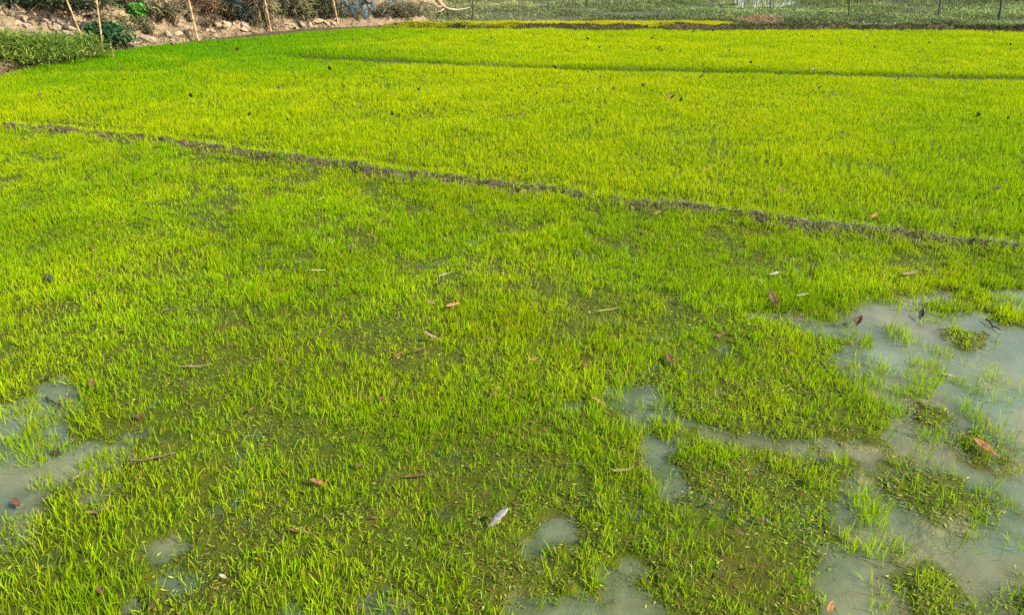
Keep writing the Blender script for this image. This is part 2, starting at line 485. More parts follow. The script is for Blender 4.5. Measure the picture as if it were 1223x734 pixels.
# ------------------------------------------------------------------ ground sheet
def axis(segs):
    out = [segs[0][0]]
    for a, b, s in segs:
        n = max(1, int(round((b - a) / s))); out += list(np.linspace(a, b, n + 1)[1:])
    return np.array(out)

gx = axis([(-400, -60, 85), (-60, -14, 4), (-14, -7, 0.2), (-7, -2.9, 0.05), (-2.9, 2.9, 0.014), (2.9, 7, 0.05), (7, 14, 0.12), (14, 60, 3), (60, 400, 85)])
gy = axis([(-60, -4, 8), (-4, 0.6, 0.5), (0.6, 4.6, 0.014), (4.6, 8, 0.035), (8, 13.4, 0.08), (13.4, 16, 0.05), (16, 22, 0.12), (22, 60, 2), (60, 700, 80)])
GX, GY = np.meshgrid(gx, gy)
GZ = height(GX, GY)
_, OUT, BB, BW, FD, LEFT = base_height(GX, GY)
PD = pond_depth(GX, GY)
GZ = np.where((OUT > 0.12) & (LEFT > 0.02), GZ - 0.12 * smooth(0.1, 0.3, OUT) * smooth(0.02, 0.1, LEFT), GZ)
moss = np.where(OUT < 0, 1.0, 0.0) * (1 - smooth(0.02, 0.10, PD + 0.05 * fbm(GX, GY, 0.09, 33, 3)) * (BB < -0.1))
bermk = np.exp(-(BW / 0.11) ** 4) + np.exp(-((OUT - 0.14) / 0.2) ** 4)
furk = np.exp(-(FD / 0.22) ** 2) * smooth(-3, -1, GX) * (OUT < 0) * 0.45
furk = furk + smooth(-0.55, -0.30, OUT) * (OUT < 0) * smooth(11, 13, GY)
weed = smooth(0.25, 0.4, OUT)
col = np.stack([moss, np.clip(bermk + furk, 0, 1), weed], -1).reshape(-1, 3)
V = np.stack([GX, GY, GZ], -1).reshape(-1, 3)
g = quads_obj('ground', V, grid_faces(len(gx), len(gy)), M_GROUND, col=col)
tag(g, 'mossy wet mud ground under the rice seedlings', 'ground', kind='structure')

# standing water over the near bed
wx = axis([(-6.2, -2.9, 0.1), (-2.9, 2.9, 0.02), (2.9, 6.2, 0.1)]); wy = axis([(0.3, 4.4, 0.02), (4.4, 6.0, 0.1)])
WX, WY = np.meshgrid(wx, wy)
dep = np.clip(-height(WX, WY), 0, 1)
dep = dep + 0.010 * smooth(-0.004, 0.012, pond_depth(WX, WY))
opac = 1 - np.exp(-dep * (21 + 14 * fbm(WX, WY, 0.3, 73, 4)))
sh = np.minimum(poly_sd(WX, WY, SILT), poly_sd(WX, WY, SHOAL) + 0.03)
silt = smooth(0.12, -0.14, sh + 0.06 * fbm(WX, WY, 0.25, 71, 3))
silt = np.maximum(silt, 0.75 * smooth(-0.1, 0.5, fbm(WX * 0.7, WY, 0.45, 72, 4)))
bl = line_sd(WX, WY, BERM)
keep = (bl[:-1, :-1] < -0.16)
col = np.stack([opac, silt, opac * 0], -1).reshape(-1, 3)
w = quads_obj('water', np.stack([WX, WY, WX * 0], -1).reshape(-1, 3), grid_faces(len(wx), len(wy), keep), M_WATER, col=col)
tag(w, 'murky grey green shallow water standing in the near rice bed', 'water', kind='structure')

# pale water beyond the weeds at the far end
fw = WP([(862, 8), (885, 9), (935, 8), (950, 3), (955, -14), (850, -14)], 0.09)
Vw = [(a, b, 0.082) for a, b in fw]
o = py_obj('marsh_water', Vw, [tuple(range(len(Vw)))], M_WATER, smooth_shade=False)
a = o.data.attributes.new('tint', 'FLOAT_COLOR', 'POINT')
for d_ in a.data: d_.color = (0.95, 0.5, 0, 1)
tag(o, 'pale water showing between the reeds beyond the far weeds', 'water', kind='structure')

# ------------------------------------------------------------------ earth bank on the left
bx = np.arange(-13, -0.9, 0.026); by = np.arange(6.0, 20.0, 0.03)
BX, BY = np.meshgrid(bx, by)
Z, O, _, _, _, L = base_height(BX, BY)
steep = smooth(9.8, 12.0, BY)
wob = 0.12 * fbm(BX, BY, 0.35, 77, 3)
f1, f2, cv = voronoi(BX + wob, BY * 1.1 - BX * 0.35 + wob, 0.30, 3)
g1, g2, gv = voronoi(BX + wob * 0.5, BY + wob, 0.11, 9)
rub = smooth(0.05, 0.35, O) * (0.55 + 0.45 * smooth(2.6, 1.4, O))
Z = Z + rub * ((cv - 0.35) * 0.19 * smooth(0.02, 0.22, f2 - f1) + (gv - 0.4) * 0.075 * smooth(0.02, 0.25, g2 - g1) + 0.06 * fbm(BX, BY, 0.5, 13, 4) + 0.045 * fbm(BX, BY, 0.12, 15, 4))
Z = np.where(O < 0.02, -0.02, Z + 0.004) * smooth(0.0, 0.15, L) + (1 - smooth(0.0, 0.15, L)) * (-0.05)
keep = ((O[:-1, :-1] > -0.02) & (L[:-1, :-1] > 0.01))
bank = quads_obj('earth_bank', np.stack([BX, BY, Z], -1).reshape(-1, 3), grid_faces(len(bx), len(by), keep), M_EARTH)
tag(bank, 'rough dry clay bank of rubble along the left edge of the rice field', 'earth bank', kind='structure')

# ------------------------------------------------------------------ rice seedlings
def clip_view(n, y0, y1, margin):
    """points spread evenly over the ground wedge in front of the camera"""
    Y = np.sqrt(rng.random(n) * (y1 + 2.5) ** 2 + (1 - 0) * 0)
    Y = y0 + (y1 - y0) * rng.random(n)
    hw = 0.5 + 0.606 * Y + margin
    hm = 0.5 + 0.606 * y1 + margin
    keep = rng.random(n) < hw / hm
    Y = Y[keep]; hw = hw[keep]
    return (rng.random(len(Y)) * 2 - 1) * hw, Y

def wedge_area(y0, y1, m):
    return 2 * ((0.5 + m) * (y1 - y0) + 0.303 * (y1 * y1 - y0 * y0))

def sample(y0, y1, margin, per_m2):
    full = 2 * (0.5 + 0.606 * y1 + margin) * (y1 - y0)
    return clip_view(int(full * per_m2), y0, y1, margin)

OPEN = [(640, 345, 40, 26, .75), (440, 395, 34, 20, .8), (345, 470, 45, 26, .7), (700, 350, 60, 18, .6), (480, 330, 40, 14, .5), (255, 650, 80, 40, .6), (560, 440, 50, 20, .5), (780, 450, 60, 14, .75),
        (150, 325, 60, 16, .6), (640, 560, 40, 25, .4), (400, 640, 60, 26, .55), (720, 640, 50, 30, .3), (900, 590, 90, 45, -.7), (915, 665, 90, 60, -1.1), (1150, 365, 45, 10, .85), (280, 350, 60, 16, .4), (560, 560, 60, 20, .5), (880, 395, 30, 8, .6), (960, 420, 30, 16, -.5),
        (70, 660, 60, 30, .5), (450, 520, 60, 20, .35), (200, 600, 60, 26, .3)]
OPENW = []
for px, py, rx, ry, s in OPEN:
    c = W(px, py); e = W(px + rx, py); u = W(px, py - ry)
    OPENW.append((c[0], c[1], abs(e[0] - c[0]), abs(u[1] - c[1]), s))
EMERGE = [(1062, 405, 60, 40, .8), (1040, 372, 45, 14, .5), (1060, 490, 75, 32, 1.5), (1040, 610, 50, 40, .55), (1000, 660, 45, 60, .6), (1160, 600, 35, 26, .6), (1210, 425, 20, 40, .35), (1200, 355, 30, 12, .5), (770, 480, 40, 24, .7), (800, 545, 36, 20, .45),
          (60, 520, 90, 70, 1.7), (120, 580, 50, 40, 1.0), (470, 722, 40, 30, .7), (350, 725, 30, 30, .8), (1110, 370, 12, 10, .8), (1190, 530, 40, 40, .10), (1000, 720, 60, 40, .4), (740, 715, 60, 40, .8), (655, 640, 30, 30, .25), (850, 474, 30, 8, .2), (1130, 700, 90, 60, .05), (1050, 560, 50, 16, .3), (190, 655, 60, 60, .6), (1120, 440, 50, 40, .22)]
EMW = []
for px, py, rx, ry, s in EMERGE:
    c = W(px, py); e = W(px + rx, py); u = W(px, py - ry)
    EMW.append((c[0], c[1], abs(e[0] - c[0]), abs(u[1] - c[1]), s))

def ell(x, y, lst):
    t = np.zeros_like(x)
    for cx, cy, rx, ry, s in lst:
        t = t + s * np.exp(-(((x - cx) / rx) ** 2 + ((y - cy) / ry) ** 2) * 0.9)
    return t

def tint_noise(n, base, hue=0.22, val=0.25):
    r = rng.random((n, 2)) - 0.5
    c = base * (1 + r[:, :1] * 2 * val)
    c[:, 0] *= 1 + r[:, 1] * 2 * hue
    return np.clip(c, 0.001, 0.9)

def seedlings(name, x, y, z, nb, size, width, K, colour, lean=(0.0, 0.0), spread=0.38, curl=0.7, dead_share=0.02):
    """nb blades from every point"""
    idx = np.repeat(np.arange(len(x)), nb)
    n = len(idx)
    az0 = rng.random(len(x)) * 6.283
    az = az0[idx] + np.tile(np.arange(nb) * (math.pi + 0.4), len(x))[:n] + (rng.random(n) - .5) * 1.4
    tilt = np.abs(rng.normal(0.10, spread, n)) * 0.8
    curve = np.abs(rng.normal(0.25, curl, n)) * (rng.random(n) ** 0.7)
    # a slight common lean
    vx = np.sin(tilt) * np.cos(az) + lean[0]; vy = np.sin(tilt) * np.sin(az) + lean[1]
    az = np.arctan2(vy, vx); tilt = np.arcsin(np.clip(np.hypot(vx, vy), 0, 0.95))
    ln = size[idx] * (0.55 + 0.6 * rng.random(n))
    wd = width[idx] * (0.7 + 0.6 * rng.random(n))
    tw = rng.normal(0, 0.9, n)
    base = np.stack([x[idx] + rng.normal(0, 0.003, n), y[idx] + rng.normal(0, 0.003, n), z[idx] - 0.006], -1)
    Vb, lo, st, vp, tv = ribbons(base, az, tilt, curve, ln, wd, tw, K)
    c = colour[idx]
    c = tint_noise(n, c.copy(), 0.2, 0.22)
    dead = rng.random(n) < dead_share
    c[dead] = np.array([0.34, 0.24, 0.05]) * (0.6 + 0.6 * rng.random((dead.sum(), 1)))
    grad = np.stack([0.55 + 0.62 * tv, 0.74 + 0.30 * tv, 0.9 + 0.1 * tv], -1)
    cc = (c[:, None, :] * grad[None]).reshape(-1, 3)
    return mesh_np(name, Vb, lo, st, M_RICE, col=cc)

LIME = np.array([0.290, 0.405, 0.001])
GREEN = np.array([0.125, 0.310, 0.001])
YELLOW = np.array([0.400, 0.470, 0.001])

# near bed
x, y = sample(0.75, 7.6, 1.0, 9500)
bl = line_sd(x, y, BERM); out = poly_sd(x, y, FIELD)
ok = (bl < -0.035 - 0.06 * smooth(3.6, 6.2, y) + 0.05 * fbm(x, y, 0.15, 90, 2)) & (out < -0.1)
x, y = x[ok], y[ok]
pd = pond_depth(x, y)
land = smooth(0.035, -0.01, pd)
dist = smooth(1.4, 4.2, y)
den = (0.48 + 0.47 * dist) * (0.80 + 0.75 * fbm(x, y, 0.30, 21, 3) + 0.6 * fbm(x, y, 0.075, 23, 2))
den = np.clip(den, 0.08, 1.2) * np.clip(1 - 0.85 * ell(x, y, OPENW), 0.10, 1.5)
wet = np.clip(ell(x, y, EMW), 0, 1.5) * 0.85 * np.clip(0.4 + 1.6 * fbm(x, y, 0.10, 27, 2), 0, 1.7)
wet = np.clip(wet, 0.0, 1)
isl = np.zeros_like(x)
for p_ in ISLANDS: isl = np.maximum(isl, smooth(0.02, -0.03, poly_sd(x, y, p_)))
p = den * land * (1 - 0.35 * isl) + wet * (1 - land)
ok = rng.random(len(x)) < p
x, y, pd = x[ok], y[ok], pd[ok]
z = height(x, y)
n = len(x)
pat = fbm(x, y, 0.7, 51, 3)[:, None]; pat2 = fbm(x, y, 0.16, 53, 2)[:, None]
leftw = smooth(0.3, -2.2, x)[:, None] * 0.5
mixy = np.clip(0.37 + 0.5 * pat + 0.35 * pat2 + leftw * smooth(3.0, 1.5, y)[:, None], 0, 1)
c = (GREEN * 0.32 + LIME * 0.68) * (1 - mixy) + (LIME * 0.55 + YELLOW * 0.45) * mixy
size = (0.045 + 0.013 * fbm(x, y, 0.4, 57, 2)) * (0.7 + 0.6 * rng.random(n))
c = c * (1.00 + 0.14 * fbm(x, y, 0.5, 59, 3)[:, None])
size = np.where(pd > 0.02, size * 1.0 - z * 1.5, size)
width = np.full(n, 0.0025) * (1 + 0.3 * smooth(2, 6, y))
o = seedlings('rice_seedlings', x, y, z, 2, size, width, 4, c, (0.05, 0.06), 0.34, 0.75, 0.045)
tag(o, 'short lime green rice seedlings of the near flooded bed', 'rice seedlings', kind='stuff')
print('near blades', n * 3)

# far bed
x, y = sample(3.0, 14.4, 1.2, 4000)
bl = line_sd(x, y, BERM); out = poly_sd(x, y, FIELD); fd = line_sd(x, y, FURROW)
onr = rng.random(len(x)) < np.clip(0.30 + 0.55 * smooth(-0.3, 0.3, fbm(x, y, 0.3, 92, 2)) * (0.6 + 0.4 * smooth(-2, 2, x)), 0, 0.8)
ok = ((bl > 0.075 + 0.05 * fbm(x, y, 0.15, 91, 2)) | ((bl > -0.15) & onr)) & (out < -0.10 - 0.48 * smooth(11.5, 13, y) + 0.05 * fbm(x, y, 0.5, 93, 2))
x, y, bl, fd = x[ok], y[ok], bl[ok], fd[ok]
fon = smooth(FURROW[0, 0] - .2, FURROW[0, 0] + .6, x)
ragged = 0.5 + 0.5 * smooth(-0.3, 0.4, fbm(x, y, 0.6, 95, 2))
den = 0.92 + 0.35 * fbm(x, y, 0.35, 25, 3) + 0.3 * fbm(x, y, 0.1, 26, 2)
den = den * (1 - 0.97 * np.exp(-(fd / (0.07 + 0.09 * ragged)) ** 4) * fon * (0.55 + 0.45 * ragged))
den = den * (0.55 + 0.45 * smooth(0.12, 0.30, bl))
den = den * (1 - 0.35 * smooth(0.42, 0.75, fbm(x, y, 0.5, 28, 3)))
den = den * (1 - 0.25 * smooth(0.25, 0.6, fbm(x * 0.6, y, 0.9, 29, 3)))
ok = rng.random(len(x)) < np.clip(den, 0.02, 1)
x, y = x[ok], y[ok]
fd, fon = fd[ok], fon[ok]
z = height(x, y); n = len(x)
pat = fbm(x * 0.6, y, 1.3, 81, 3)[:, None]; pat2 = fbm(x, y, 0.25, 83, 2)[:, None]
gl = (smooth(0.5, -4.8, x) * smooth(6.4, 11.0, y))[:, None]
rb = (smooth(0.8, 4.5, x) * smooth(9.0, 4.5, y))[:, None] * 0.65
mixy = np.clip(0.62 + 0.5 * pat + 0.4 * pat2 - 1.1 * gl - rb, 0, 1)
base = LIME * (1 - gl) + GREEN * gl
base = base * (1 - rb) + (GREEN * .5 + LIME * .5) * rb
c = base * (1 - mixy) + (LIME * 0.25 + YELLOW * 0.75) * mixy
fk = (np.exp(-((fd - 0.08) / 0.17) ** 2) * fon)[:, None] * 0.75
c = c * (1 - fk) + GREEN * 0.62 * fk
size = (0.054 + 0.014 * fbm(x, y, 0.5, 87, 2)) * (1 - 0.35 * fk[:, 0]) * (0.7 + 0.6 * rng.random(n))
width = 0.0033 * (1 + 0.5 * smooth(5, 13, y))
o = seedlings('rice_seedlings', x, y, z, 3, size, width, 3, c, (0.03, 0.05), 0.30, 0.5)
tag(o, 'bright yellow green rice seedlings of the large bed beyond the mud ridge', 'rice seedlings', kind='stuff')
print('far blades', n * 3)

# yellow strip past the far bund
lo_, hi_ = STRIP.min(0), STRIP.max(0)
m = 30000
x = lo_[0] + (hi_[0] - lo_[0]) * rng.random(m); y = lo_[1] + (hi_[1] - lo_[1]) * rng.random(m)
ok = (poly_sd(x, y, STRIP) < 0.16 * fbm(x, y, 0.35, 5, 3)) & (rng.random(m) < 0.8 + 0.5 * fbm(x, y, 0.3, 7, 2))
x, y = x[ok], y[ok]; n = len(x)
c = np.tile(np.array([0.44, 0.43, 0.008]), (n, 1)) * (1 + 0.15 * fbm(x, y, 0.5, 99, 2)[:, None])
o = seedlings('yellow_rice_seedlings', x, y, height(x, y), 3, np.full(n, 0.05), np.full(n, 0.005), 2, c, (0, 0), 0.3, 0.4)
tag(o, 'narrow strip of yellow rice seedlings behind the far mud bund', 'rice seedlings', kind='stuff')

# ------------------------------------------------------------------ flat plant bits on the moss and round the ridge
def litter(name, x, y, z, ln, wd, c, label, flat=0.12, mat=M_LITTER, cat='plant litter'):
    n = len(x)
    base = np.stack([x, y, z + 0.003], -1)
    Vb, lo, st, vp, tv = ribbons(base, rng.random(n) * 6.283, np.clip(rng.normal(1.42, flat, n), .4, 1.54), rng.normal(0.05, 0.15, n), ln, wd, rng.normal(0, 0.5, n), 2, 'leaf')
    cc = np.repeat(tint_noise(n, c, 0.25, 0.35), vp, 0)
    o = mesh_np(name, Vb, lo, st, mat, col=cc)
    return tag(o, label, cat, kind='stuff')

x, y = sample(0.75, 5.5, 0.8, 9500)
bl = line_sd(x, y, BERM); pd = pond_depth(x, y); out = poly_sd(x, y, FIELD)
isl = np.full_like(x, 9.0)
for p_ in ISLANDS: isl = np.minimum(isl, poly_sd(x, y, p_))
pr = np.where(pd < 0.0, 0.45 + 0.6 * fbm(x, y, 0.25, 19, 3), 0.0) + 1.2 * (isl < 0.03) + 0.55 * np.exp(-((pd + 0.01) / 0.05) ** 2)
ok = (bl < -0.12) & (out < -.1) & (rng.random(len(x)) < pr)
x, y = x[ok], y[ok]; n = len(x)
pick = rng.random(n)[:, None]
c = np.where(pick < 0.60, np.array([0.090, 0.115, 0.003]), np.where(pick < 0.86, np.array([0.19, 0.24, 0.006]), np.array([0.13, 0.080, 0.02])))
litter('floating_weed', x, y, np.maximum(height(x, y), 0.0), 0.006 + 0.014 * rng.random(n), 0.002 + 0.003 * rng.random(n), c, 'flat olive bits of weed and moss lying between the near seedlings')

m = 9000
i = rng.random(m) * (len(BERM) - 1); i0 = i.astype(int); t = (i - i0)[:, None]
P = BERM[i0] * (1 - t) + BERM[i0 + 1] * t
x = P[:, 0]; y = P[:, 1] + rng.normal(0, 0.075, m)
ok = np.abs(x) < 7.5; x, y = x[ok], y[ok]; n = len(x)
pick = rng.random(n)[:, None]
c = np.where(pick < 0.45, np.array([0.05, 0.040, 0.022]), np.where(pick < 0.8, np.array([0.19, 0.17, 0.085]), np.array([0.11, 0.14, 0.02])))
litter('dry_litter', x, y, height(x, y), 0.015 + 0.035 * rng.random(n), 0.002 + 0.004 * rng.random(n), c, 'dry straw and clods strewn on the low mud ridge between the beds', 0.3)

# ------------------------------------------------------------------ weeds past the field
def weeds(name, x, y, z, ln, wd, c, label, tilt=0.6, curl=0.9, K=3, cat='weeds', shape='leaf'):
    n = len(x)
    base = np.stack([x, y, z], -1)
    Vb, lo, st, vp, tv = ribbons(base, rng.random(n) * 6.283, np.abs(rng.normal(tilt, 0.3, n)), np.abs(rng.normal(0.3, curl, n)), ln, wd, rng.normal(0, 0.6, n), K, shape)
    cc = np.repeat(tint_noise(n, c, 0.18, 0.32), vp, 0)
    o = mesh_np(name, Vb, lo, st, M_WEED, col=cc)
    return tag(o, label, cat, kind='stuff')

m = 300000
x = -4 + 20 * rng.random(m); y = 13.8 + 9.5 * rng.random(m) ** 1.2
out = poly_sd(x, y, FIELD); sd = poly_sd(x, y, STRIP); fwd = poly_sd(x, y, fw)
_, _, _, _, _, lf = base_height(x, y)
mound = fbm(x * 0.7, y, 0.55, 101, 3)
ok = (out > 0.06) & (sd > 0.03) & (fwd > -0.35) & (lf < 0.6) & (rng.random(m) < np.clip(0.70 + 0.9 * mound, 0.05, 1)) & ((out > 0.3) | (x > 3.6) | (rng.random(m) < 0.22))
x, y, mound, out = x[ok], y[ok], mound[ok], out[ok]; n = len(x)
z = height(x, y) + np.clip(mound, 0, 1) * 0.07 * rng.random(n)
dry = smooth(4.0, -1.0, x)[:, None] * 0.6
sel = rng.random((n, 1))
c = np.array([0.155, 0.205, 0.050]) * (1 - dry) + np.array([0.235, 0.215, 0.085]) * dry
c = np.where(sel < 0.18, np.array([0.050, 0.062, 0.024]), c); c = np.where(sel > 0.88, np.array([0.26, 0.27, 0.10]), c)
heap = np.exp(-(((x - W(905, 28)[0]) / 0.45) ** 2 + ((y - W(905, 28)[1]) / 0.5) ** 2))[:, None]
c = c * (1 + 0.55 * fbm(x * 0.5, y, 0.8, 103, 3)[:, None])
c = np.where(heap > 0.35, np.array([0.26, 0.165, 0.085]), c)
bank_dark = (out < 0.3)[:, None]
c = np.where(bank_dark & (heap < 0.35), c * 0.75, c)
weeds('weeds', x, y, z, 0.04 + 0.05 * rng.random(n), 0.006 + 0.009 * rng.random(n), c, 'dull sage green low weeds spreading beyond the far end of the field', 1.05, 0.5)

# reeds and dry stalks
m = 7000
x = -0.5 + 15 * rng.random(m); y = 16.8 + 4.2 * rng.random(m)
cl = fbm(x, y, 0.8, 111, 3) + 0.7 * np.exp(-((x - 5.6) / 2.2) ** 2) - 0.25 * smooth(9.0, 11, x)
ok = (cl > 0.15) & (rng.random(m) < 0.9) & (y > 17.4)
x, y = x[ok], y[ok]; n = len(x)
sel = rng.random((n, 1))
c = np.where(sel < 0.5, np.array([0.13, 0.17, 0.045]), np.where(sel < 0.8, np.array([0.24, 0.21, 0.085]), np.array([0.055, 0.07, 0.03])))
weeds('reeds', x, y, height(x, y), 0.25 + 0.35 * rng.random(n), 0.009 + 0.009 * rng.random(n), c, 'thin upright reeds and dry stalks standing in the marsh at the far right', 0.10, 0.25, 3, 'reeds', 'blade')

# small dead weeds along the far bund's dark crest
m = 26000
i = 7 + rng.random(m) * 6; i0 = i.astype(int); t = (i - i0)[:, None]
P = edge[np.minimum(i0, 12)] * (1 - t) + edge[np.minimum(i0 + 1, 13)] * t
x = P[:, 0]; y = P[:, 1] + 0.06 - 0.62 * rng.random(m); n = m
sel = rng.random((n, 1))
c = np.where(sel < 0.6, np.array([0.030, 0.026, 0.010]), np.where(sel < 0.85, np.array([0.085, 0.07, 0.028]), np.array([0.09, 0.12, 0.025])))
weeds('dead_weeds', x, y, height(x, y), 0.015 + 0.035 * rng.random(n), 0.006 + 0.009 * rng.random(n), c, 'dark dead weeds on the crest of the far mud bund', 0.7, 0.8, 2)
m = 9000
i = rng.random(m) * 7; i0 = i.astype(int); t = (i - i0)[:, None]
ed0 = np.vstack([[(-6.4, 7)], edge])
P = ed0[i0] * (1 - t) + ed0[i0 + 1] * t
ang = rng.normal(0.10, 0.07, m)
x = P[:, 0] - 0.8 * ang; y = P[:, 1] + 0.6 * ang; n = m
sel = rng.random((n, 1))
c = np.where(sel < 0.5, np.array([0.10, 0.072, 0.040]), np.where(sel < 0.8, np.array([0.30, 0.24, 0.13]), np.array([0.10, 0.14, 0.03])))
weeds('dry_grass', x, y, np.maximum(height(x, y), 0.01), 0.03 + 0.06 * rng.random(n), 0.004 + 0.006 * rng.random(n), c, 'dry grass and roots fringing the foot of the clay bank', 0.9, 0.6, 2)

# ------------------------------------------------------------------ shrubs and plants on the bank
def shrub(name, px, py, size, n_leaf, leaf, cols, label, cat, droop=0.6, n_stem=14, tilt=0.9, seed=0, shape='leaf', up=0.9):
    """a rooted shrub: stems from its foot, leaves spread through a ragged crown"""
    r_ = np.random.default_rng(seed + 300)
    b = hit(px, py)
    root = empty(name, b); tag(root, label, cat)
    sx, sy, sz = size
    # clump centres give light and dark pockets
    nc = max(6, n_leaf // 130)
    cc = r_.normal(0, 0.48, (nc, 3)); cc = cc / np.maximum(1, np.linalg.norm(cc, axis=1, keepdims=True))
    cs = np.stack([cc[:, 0] * sx, cc[:, 1] * sy, np.abs(cc[:, 2]) * sz * 0.95 + 0.03], -1)
    parts = []
    for k in range(n_stem):
        e = cs[k % nc]
        p0 = Vector((e[0] * 0.35 + r_.normal(0, .03), e[1] * 0.35, -0.05 + 0))
        p2 = Vector(e); mid = p0.lerp(p2, 0.5) + Vector((0, 0, 0.12 * sz))
        parts.append(tube([p0, mid, p2], [0.010, 0.007, 0.003], 5))
    v, f = merge(parts)
    py_obj('stem', v, f, M_STEM, root)
    idx = r_.integers(0, nc, n_leaf)
    off = r_.normal(0, 1, (n_leaf, 3)) * np.array([sx, sy, sz]) * 0.20
    P = cs[idx] + off
    gz = height(b.x + P[:, 0], b.y + P[:, 1]) - b.z
    P[:, 2] = np.maximum(P[:, 2], gz + 0.01 + 0.05 * r_.random(n_leaf))
    ln = leaf[0] * (0.6 + 0.8 * r_.random(n_leaf)); wd = leaf[1] * (0.6 + 0.8 * r_.random(n_leaf))
    Vb, lo, st, vp, tv = ribbons(P, r_.random(n_leaf) * 6.283, np.abs(r_.normal(tilt, 0.4, n_leaf)), np.abs(r_.normal(droop, 0.4, n_leaf)), ln, wd, r_.normal(0, 0.7, n_leaf), 3, shape)
    cw = r_.random(nc)[idx]
    cols = np.array(cols)
    ci = np.clip((cw * 0.6 + 0.4 * r_.random(n_leaf)) * len(cols), 0, len(cols) - 1).astype(int)
    c = cols[ci] * (0.7 + 0.6 * r_.random((n_leaf, 1)))
    mesh_np('foliage', Vb, lo, st, M_WEED, root, np.repeat(c, vp, 0))
    return root

dg = [(0.035, 0.065, 0.010), (0.090, 0.155, 0.018), (0.150, 0.215, 0.026), (0.230, 0.250, 0.050)]
shrub('leafy_shrub', 8, 70, (0.85, 0.50, 0.24), 17000, (0.062, 0.009), dg, 'wide dark green grassy shrub spilling over the bank at the left edge', 'shrub', 0.9, 20, 0.6, 1)
shrub('leafy_shrub', 76, 65, (0.58, 0.40, 0.17), 10000, (0.060, 0.008), dg, 'lower yellowish green grassy shrub right of the wide dark shrub', 'shrub', 0.9, 16, 0.7, 2)
shrub('leafy_shrub', 130, 49, (0.34, 0.22, 0.17), 1900, (0.07, 0.028), [(0.022, 0.055, 0.028), (0.040, 0.100, 0.035), (0.09, 0.125, 0.045)], 'small dark green bush behind the upright bamboo stake', 'shrub', 0.7, 12, 0.8, 3)
shrub('leafy_plant', 166, 23, (0.16, 0.12, 0.17), 260, (0.09, 0.055), [(0.05, 0.16, 0.03), (0.08, 0.26, 0.035), (0.12, 0.30, 0.05)], 'bright green broad leaved plant on the rubble slope', 'plant', 0.5, 8, 0.9, 4)
shrub('dry_shrub', 196, 26, (0.38, 0.26, 0.24), 1500, (0.075, 0.016), [(0.10, 0.085, 0.035), (0.19, 0.16, 0.075), (0.28, 0.23, 0.12)], 'dry olive brown shrub beside the bright green plant', 'shrub', 0.6, 16, 0.8, 5)
shrub('dry_shrub', 160, 40, (0.30, 0.2, 0.15), 900, (0.08, 0.014), [(0.10, 0.10, 0.04), (0.17, 0.16, 0.07), (0.22, 0.18, 0.09)], 'low straw coloured shrub right of the small dark bush', 'shrub', 0.7, 10, 0.8, 6)
brush = [(0.035, 0.045, 0.026), (0.085, 0.090, 0.040), (0.15, 0.145, 0.065), (0.24, 0.205, 0.105)]
shrub('leafy_shrub', 285, 24, (0.26, 0.20, 0.40), 1900, (0.16, 0.011), [(0.018, 0.032, 0.030), (0.04, 0.06, 0.045), (0.13, 0.125, 0.06)], 'dark drooping brush left of the orange bamboo stake', 'shrub', 1.4, 16, 0.9, 7, 'blade')
shrub('dry_shrub', 312, 29, (0.20, 0.16, 0.42), 1500, (0.22, 0.010), [(0.09, 0.075, 0.04), (0.16, 0.13, 0.07), (0.26, 0.21, 0.11)], 'tall dry brush with hanging straw strands behind the orange bamboo stake', 'shrub', 1.6, 14, 0.9, 8, 'blade')
shrub('leafy_shrub', 350, 22, (0.36, 0.26, 0.40), 3000, (0.12, 0.014), brush + [(0.17, 0.20, 0.06)], 'olive green brush between the orange and the pale bamboo stakes', 'shrub', 1.2, 18, 0.9, 9, 'blade')
shrub('dry_shrub', 385, 20, (0.30, 0.24, 0.38), 2400, (0.16, 0.011), brush, 'tangled grey olive brush behind the pale bamboo stake', 'shrub', 1.4, 16, 0.9, 10, 'blade')
shrub('dry_shrub', 462, 21, (0.42, 0.28, 0.21), 2800, (0.09, 0.012), [(0.10, 0.085, 0.045), (0.17, 0.15, 0.08), (0.26, 0.22, 0.14)], 'brownish dry brush right of the blue plastic sheet', 'shrub', 1.0, 18, 0.9, 11, 'blade')
shrub('dry_shrub', 487, 18, (0.40, 0.30, 0.18), 2200, (0.09, 0.011), [(0.12, 0.11, 0.05), (0.18, 0.165, 0.08), (0.26, 0.24, 0.11)], 'low olive dry brush left of the pale bent root', 'shrub', 1.0, 14, 0.9, 12, 'blade')
shrub('dry_shrub', 252, 12, (0.32, 0.3, 0.28), 1500, (0.10, 0.014), [(0.17, 0.10, 0.05), (0.28, 0.19, 0.09), (0.34, 0.26, 0.14)], 'rusty tan dry shrub at the top of the rubble slope', 'shrub', 0.9, 14, 0.8, 13, 'blade')
shrub('leafy_shrub', 30, 8, (1.2, 0.4, 0.30), 4200, (0.09, 0.02), [(0.030, 0.045, 0.022), (0.055, 0.075, 0.035), (0.11, 0.125, 0.055)], 'dark grey green shrub along the top left behind the rubble', 'shrub', 0.8, 20, 0.7, 14)
shrub('leafy_shrub', 92, 7, (0.6, 0.4, 0.24), 2400, (0.09, 0.018), [(0.06, 0.07, 0.035), (0.12, 0.125, 0.06), (0.20, 0.19, 0.10)], 'grey green brush behind the rubble between the two left stakes', 'shrub', 0.9, 16, 0.8, 15)
shrub('dry_shrub', 140, 6, (0.5, 0.35, 0.24), 1700, (0.09, 0.016), [(0.13, 0.085, 0.045), (0.22, 0.15, 0.08), (0.11, 0.115, 0.055)], 'brown dry shrub at the top behind the upright stake', 'shrub', 0.9, 14, 0.8, 16)

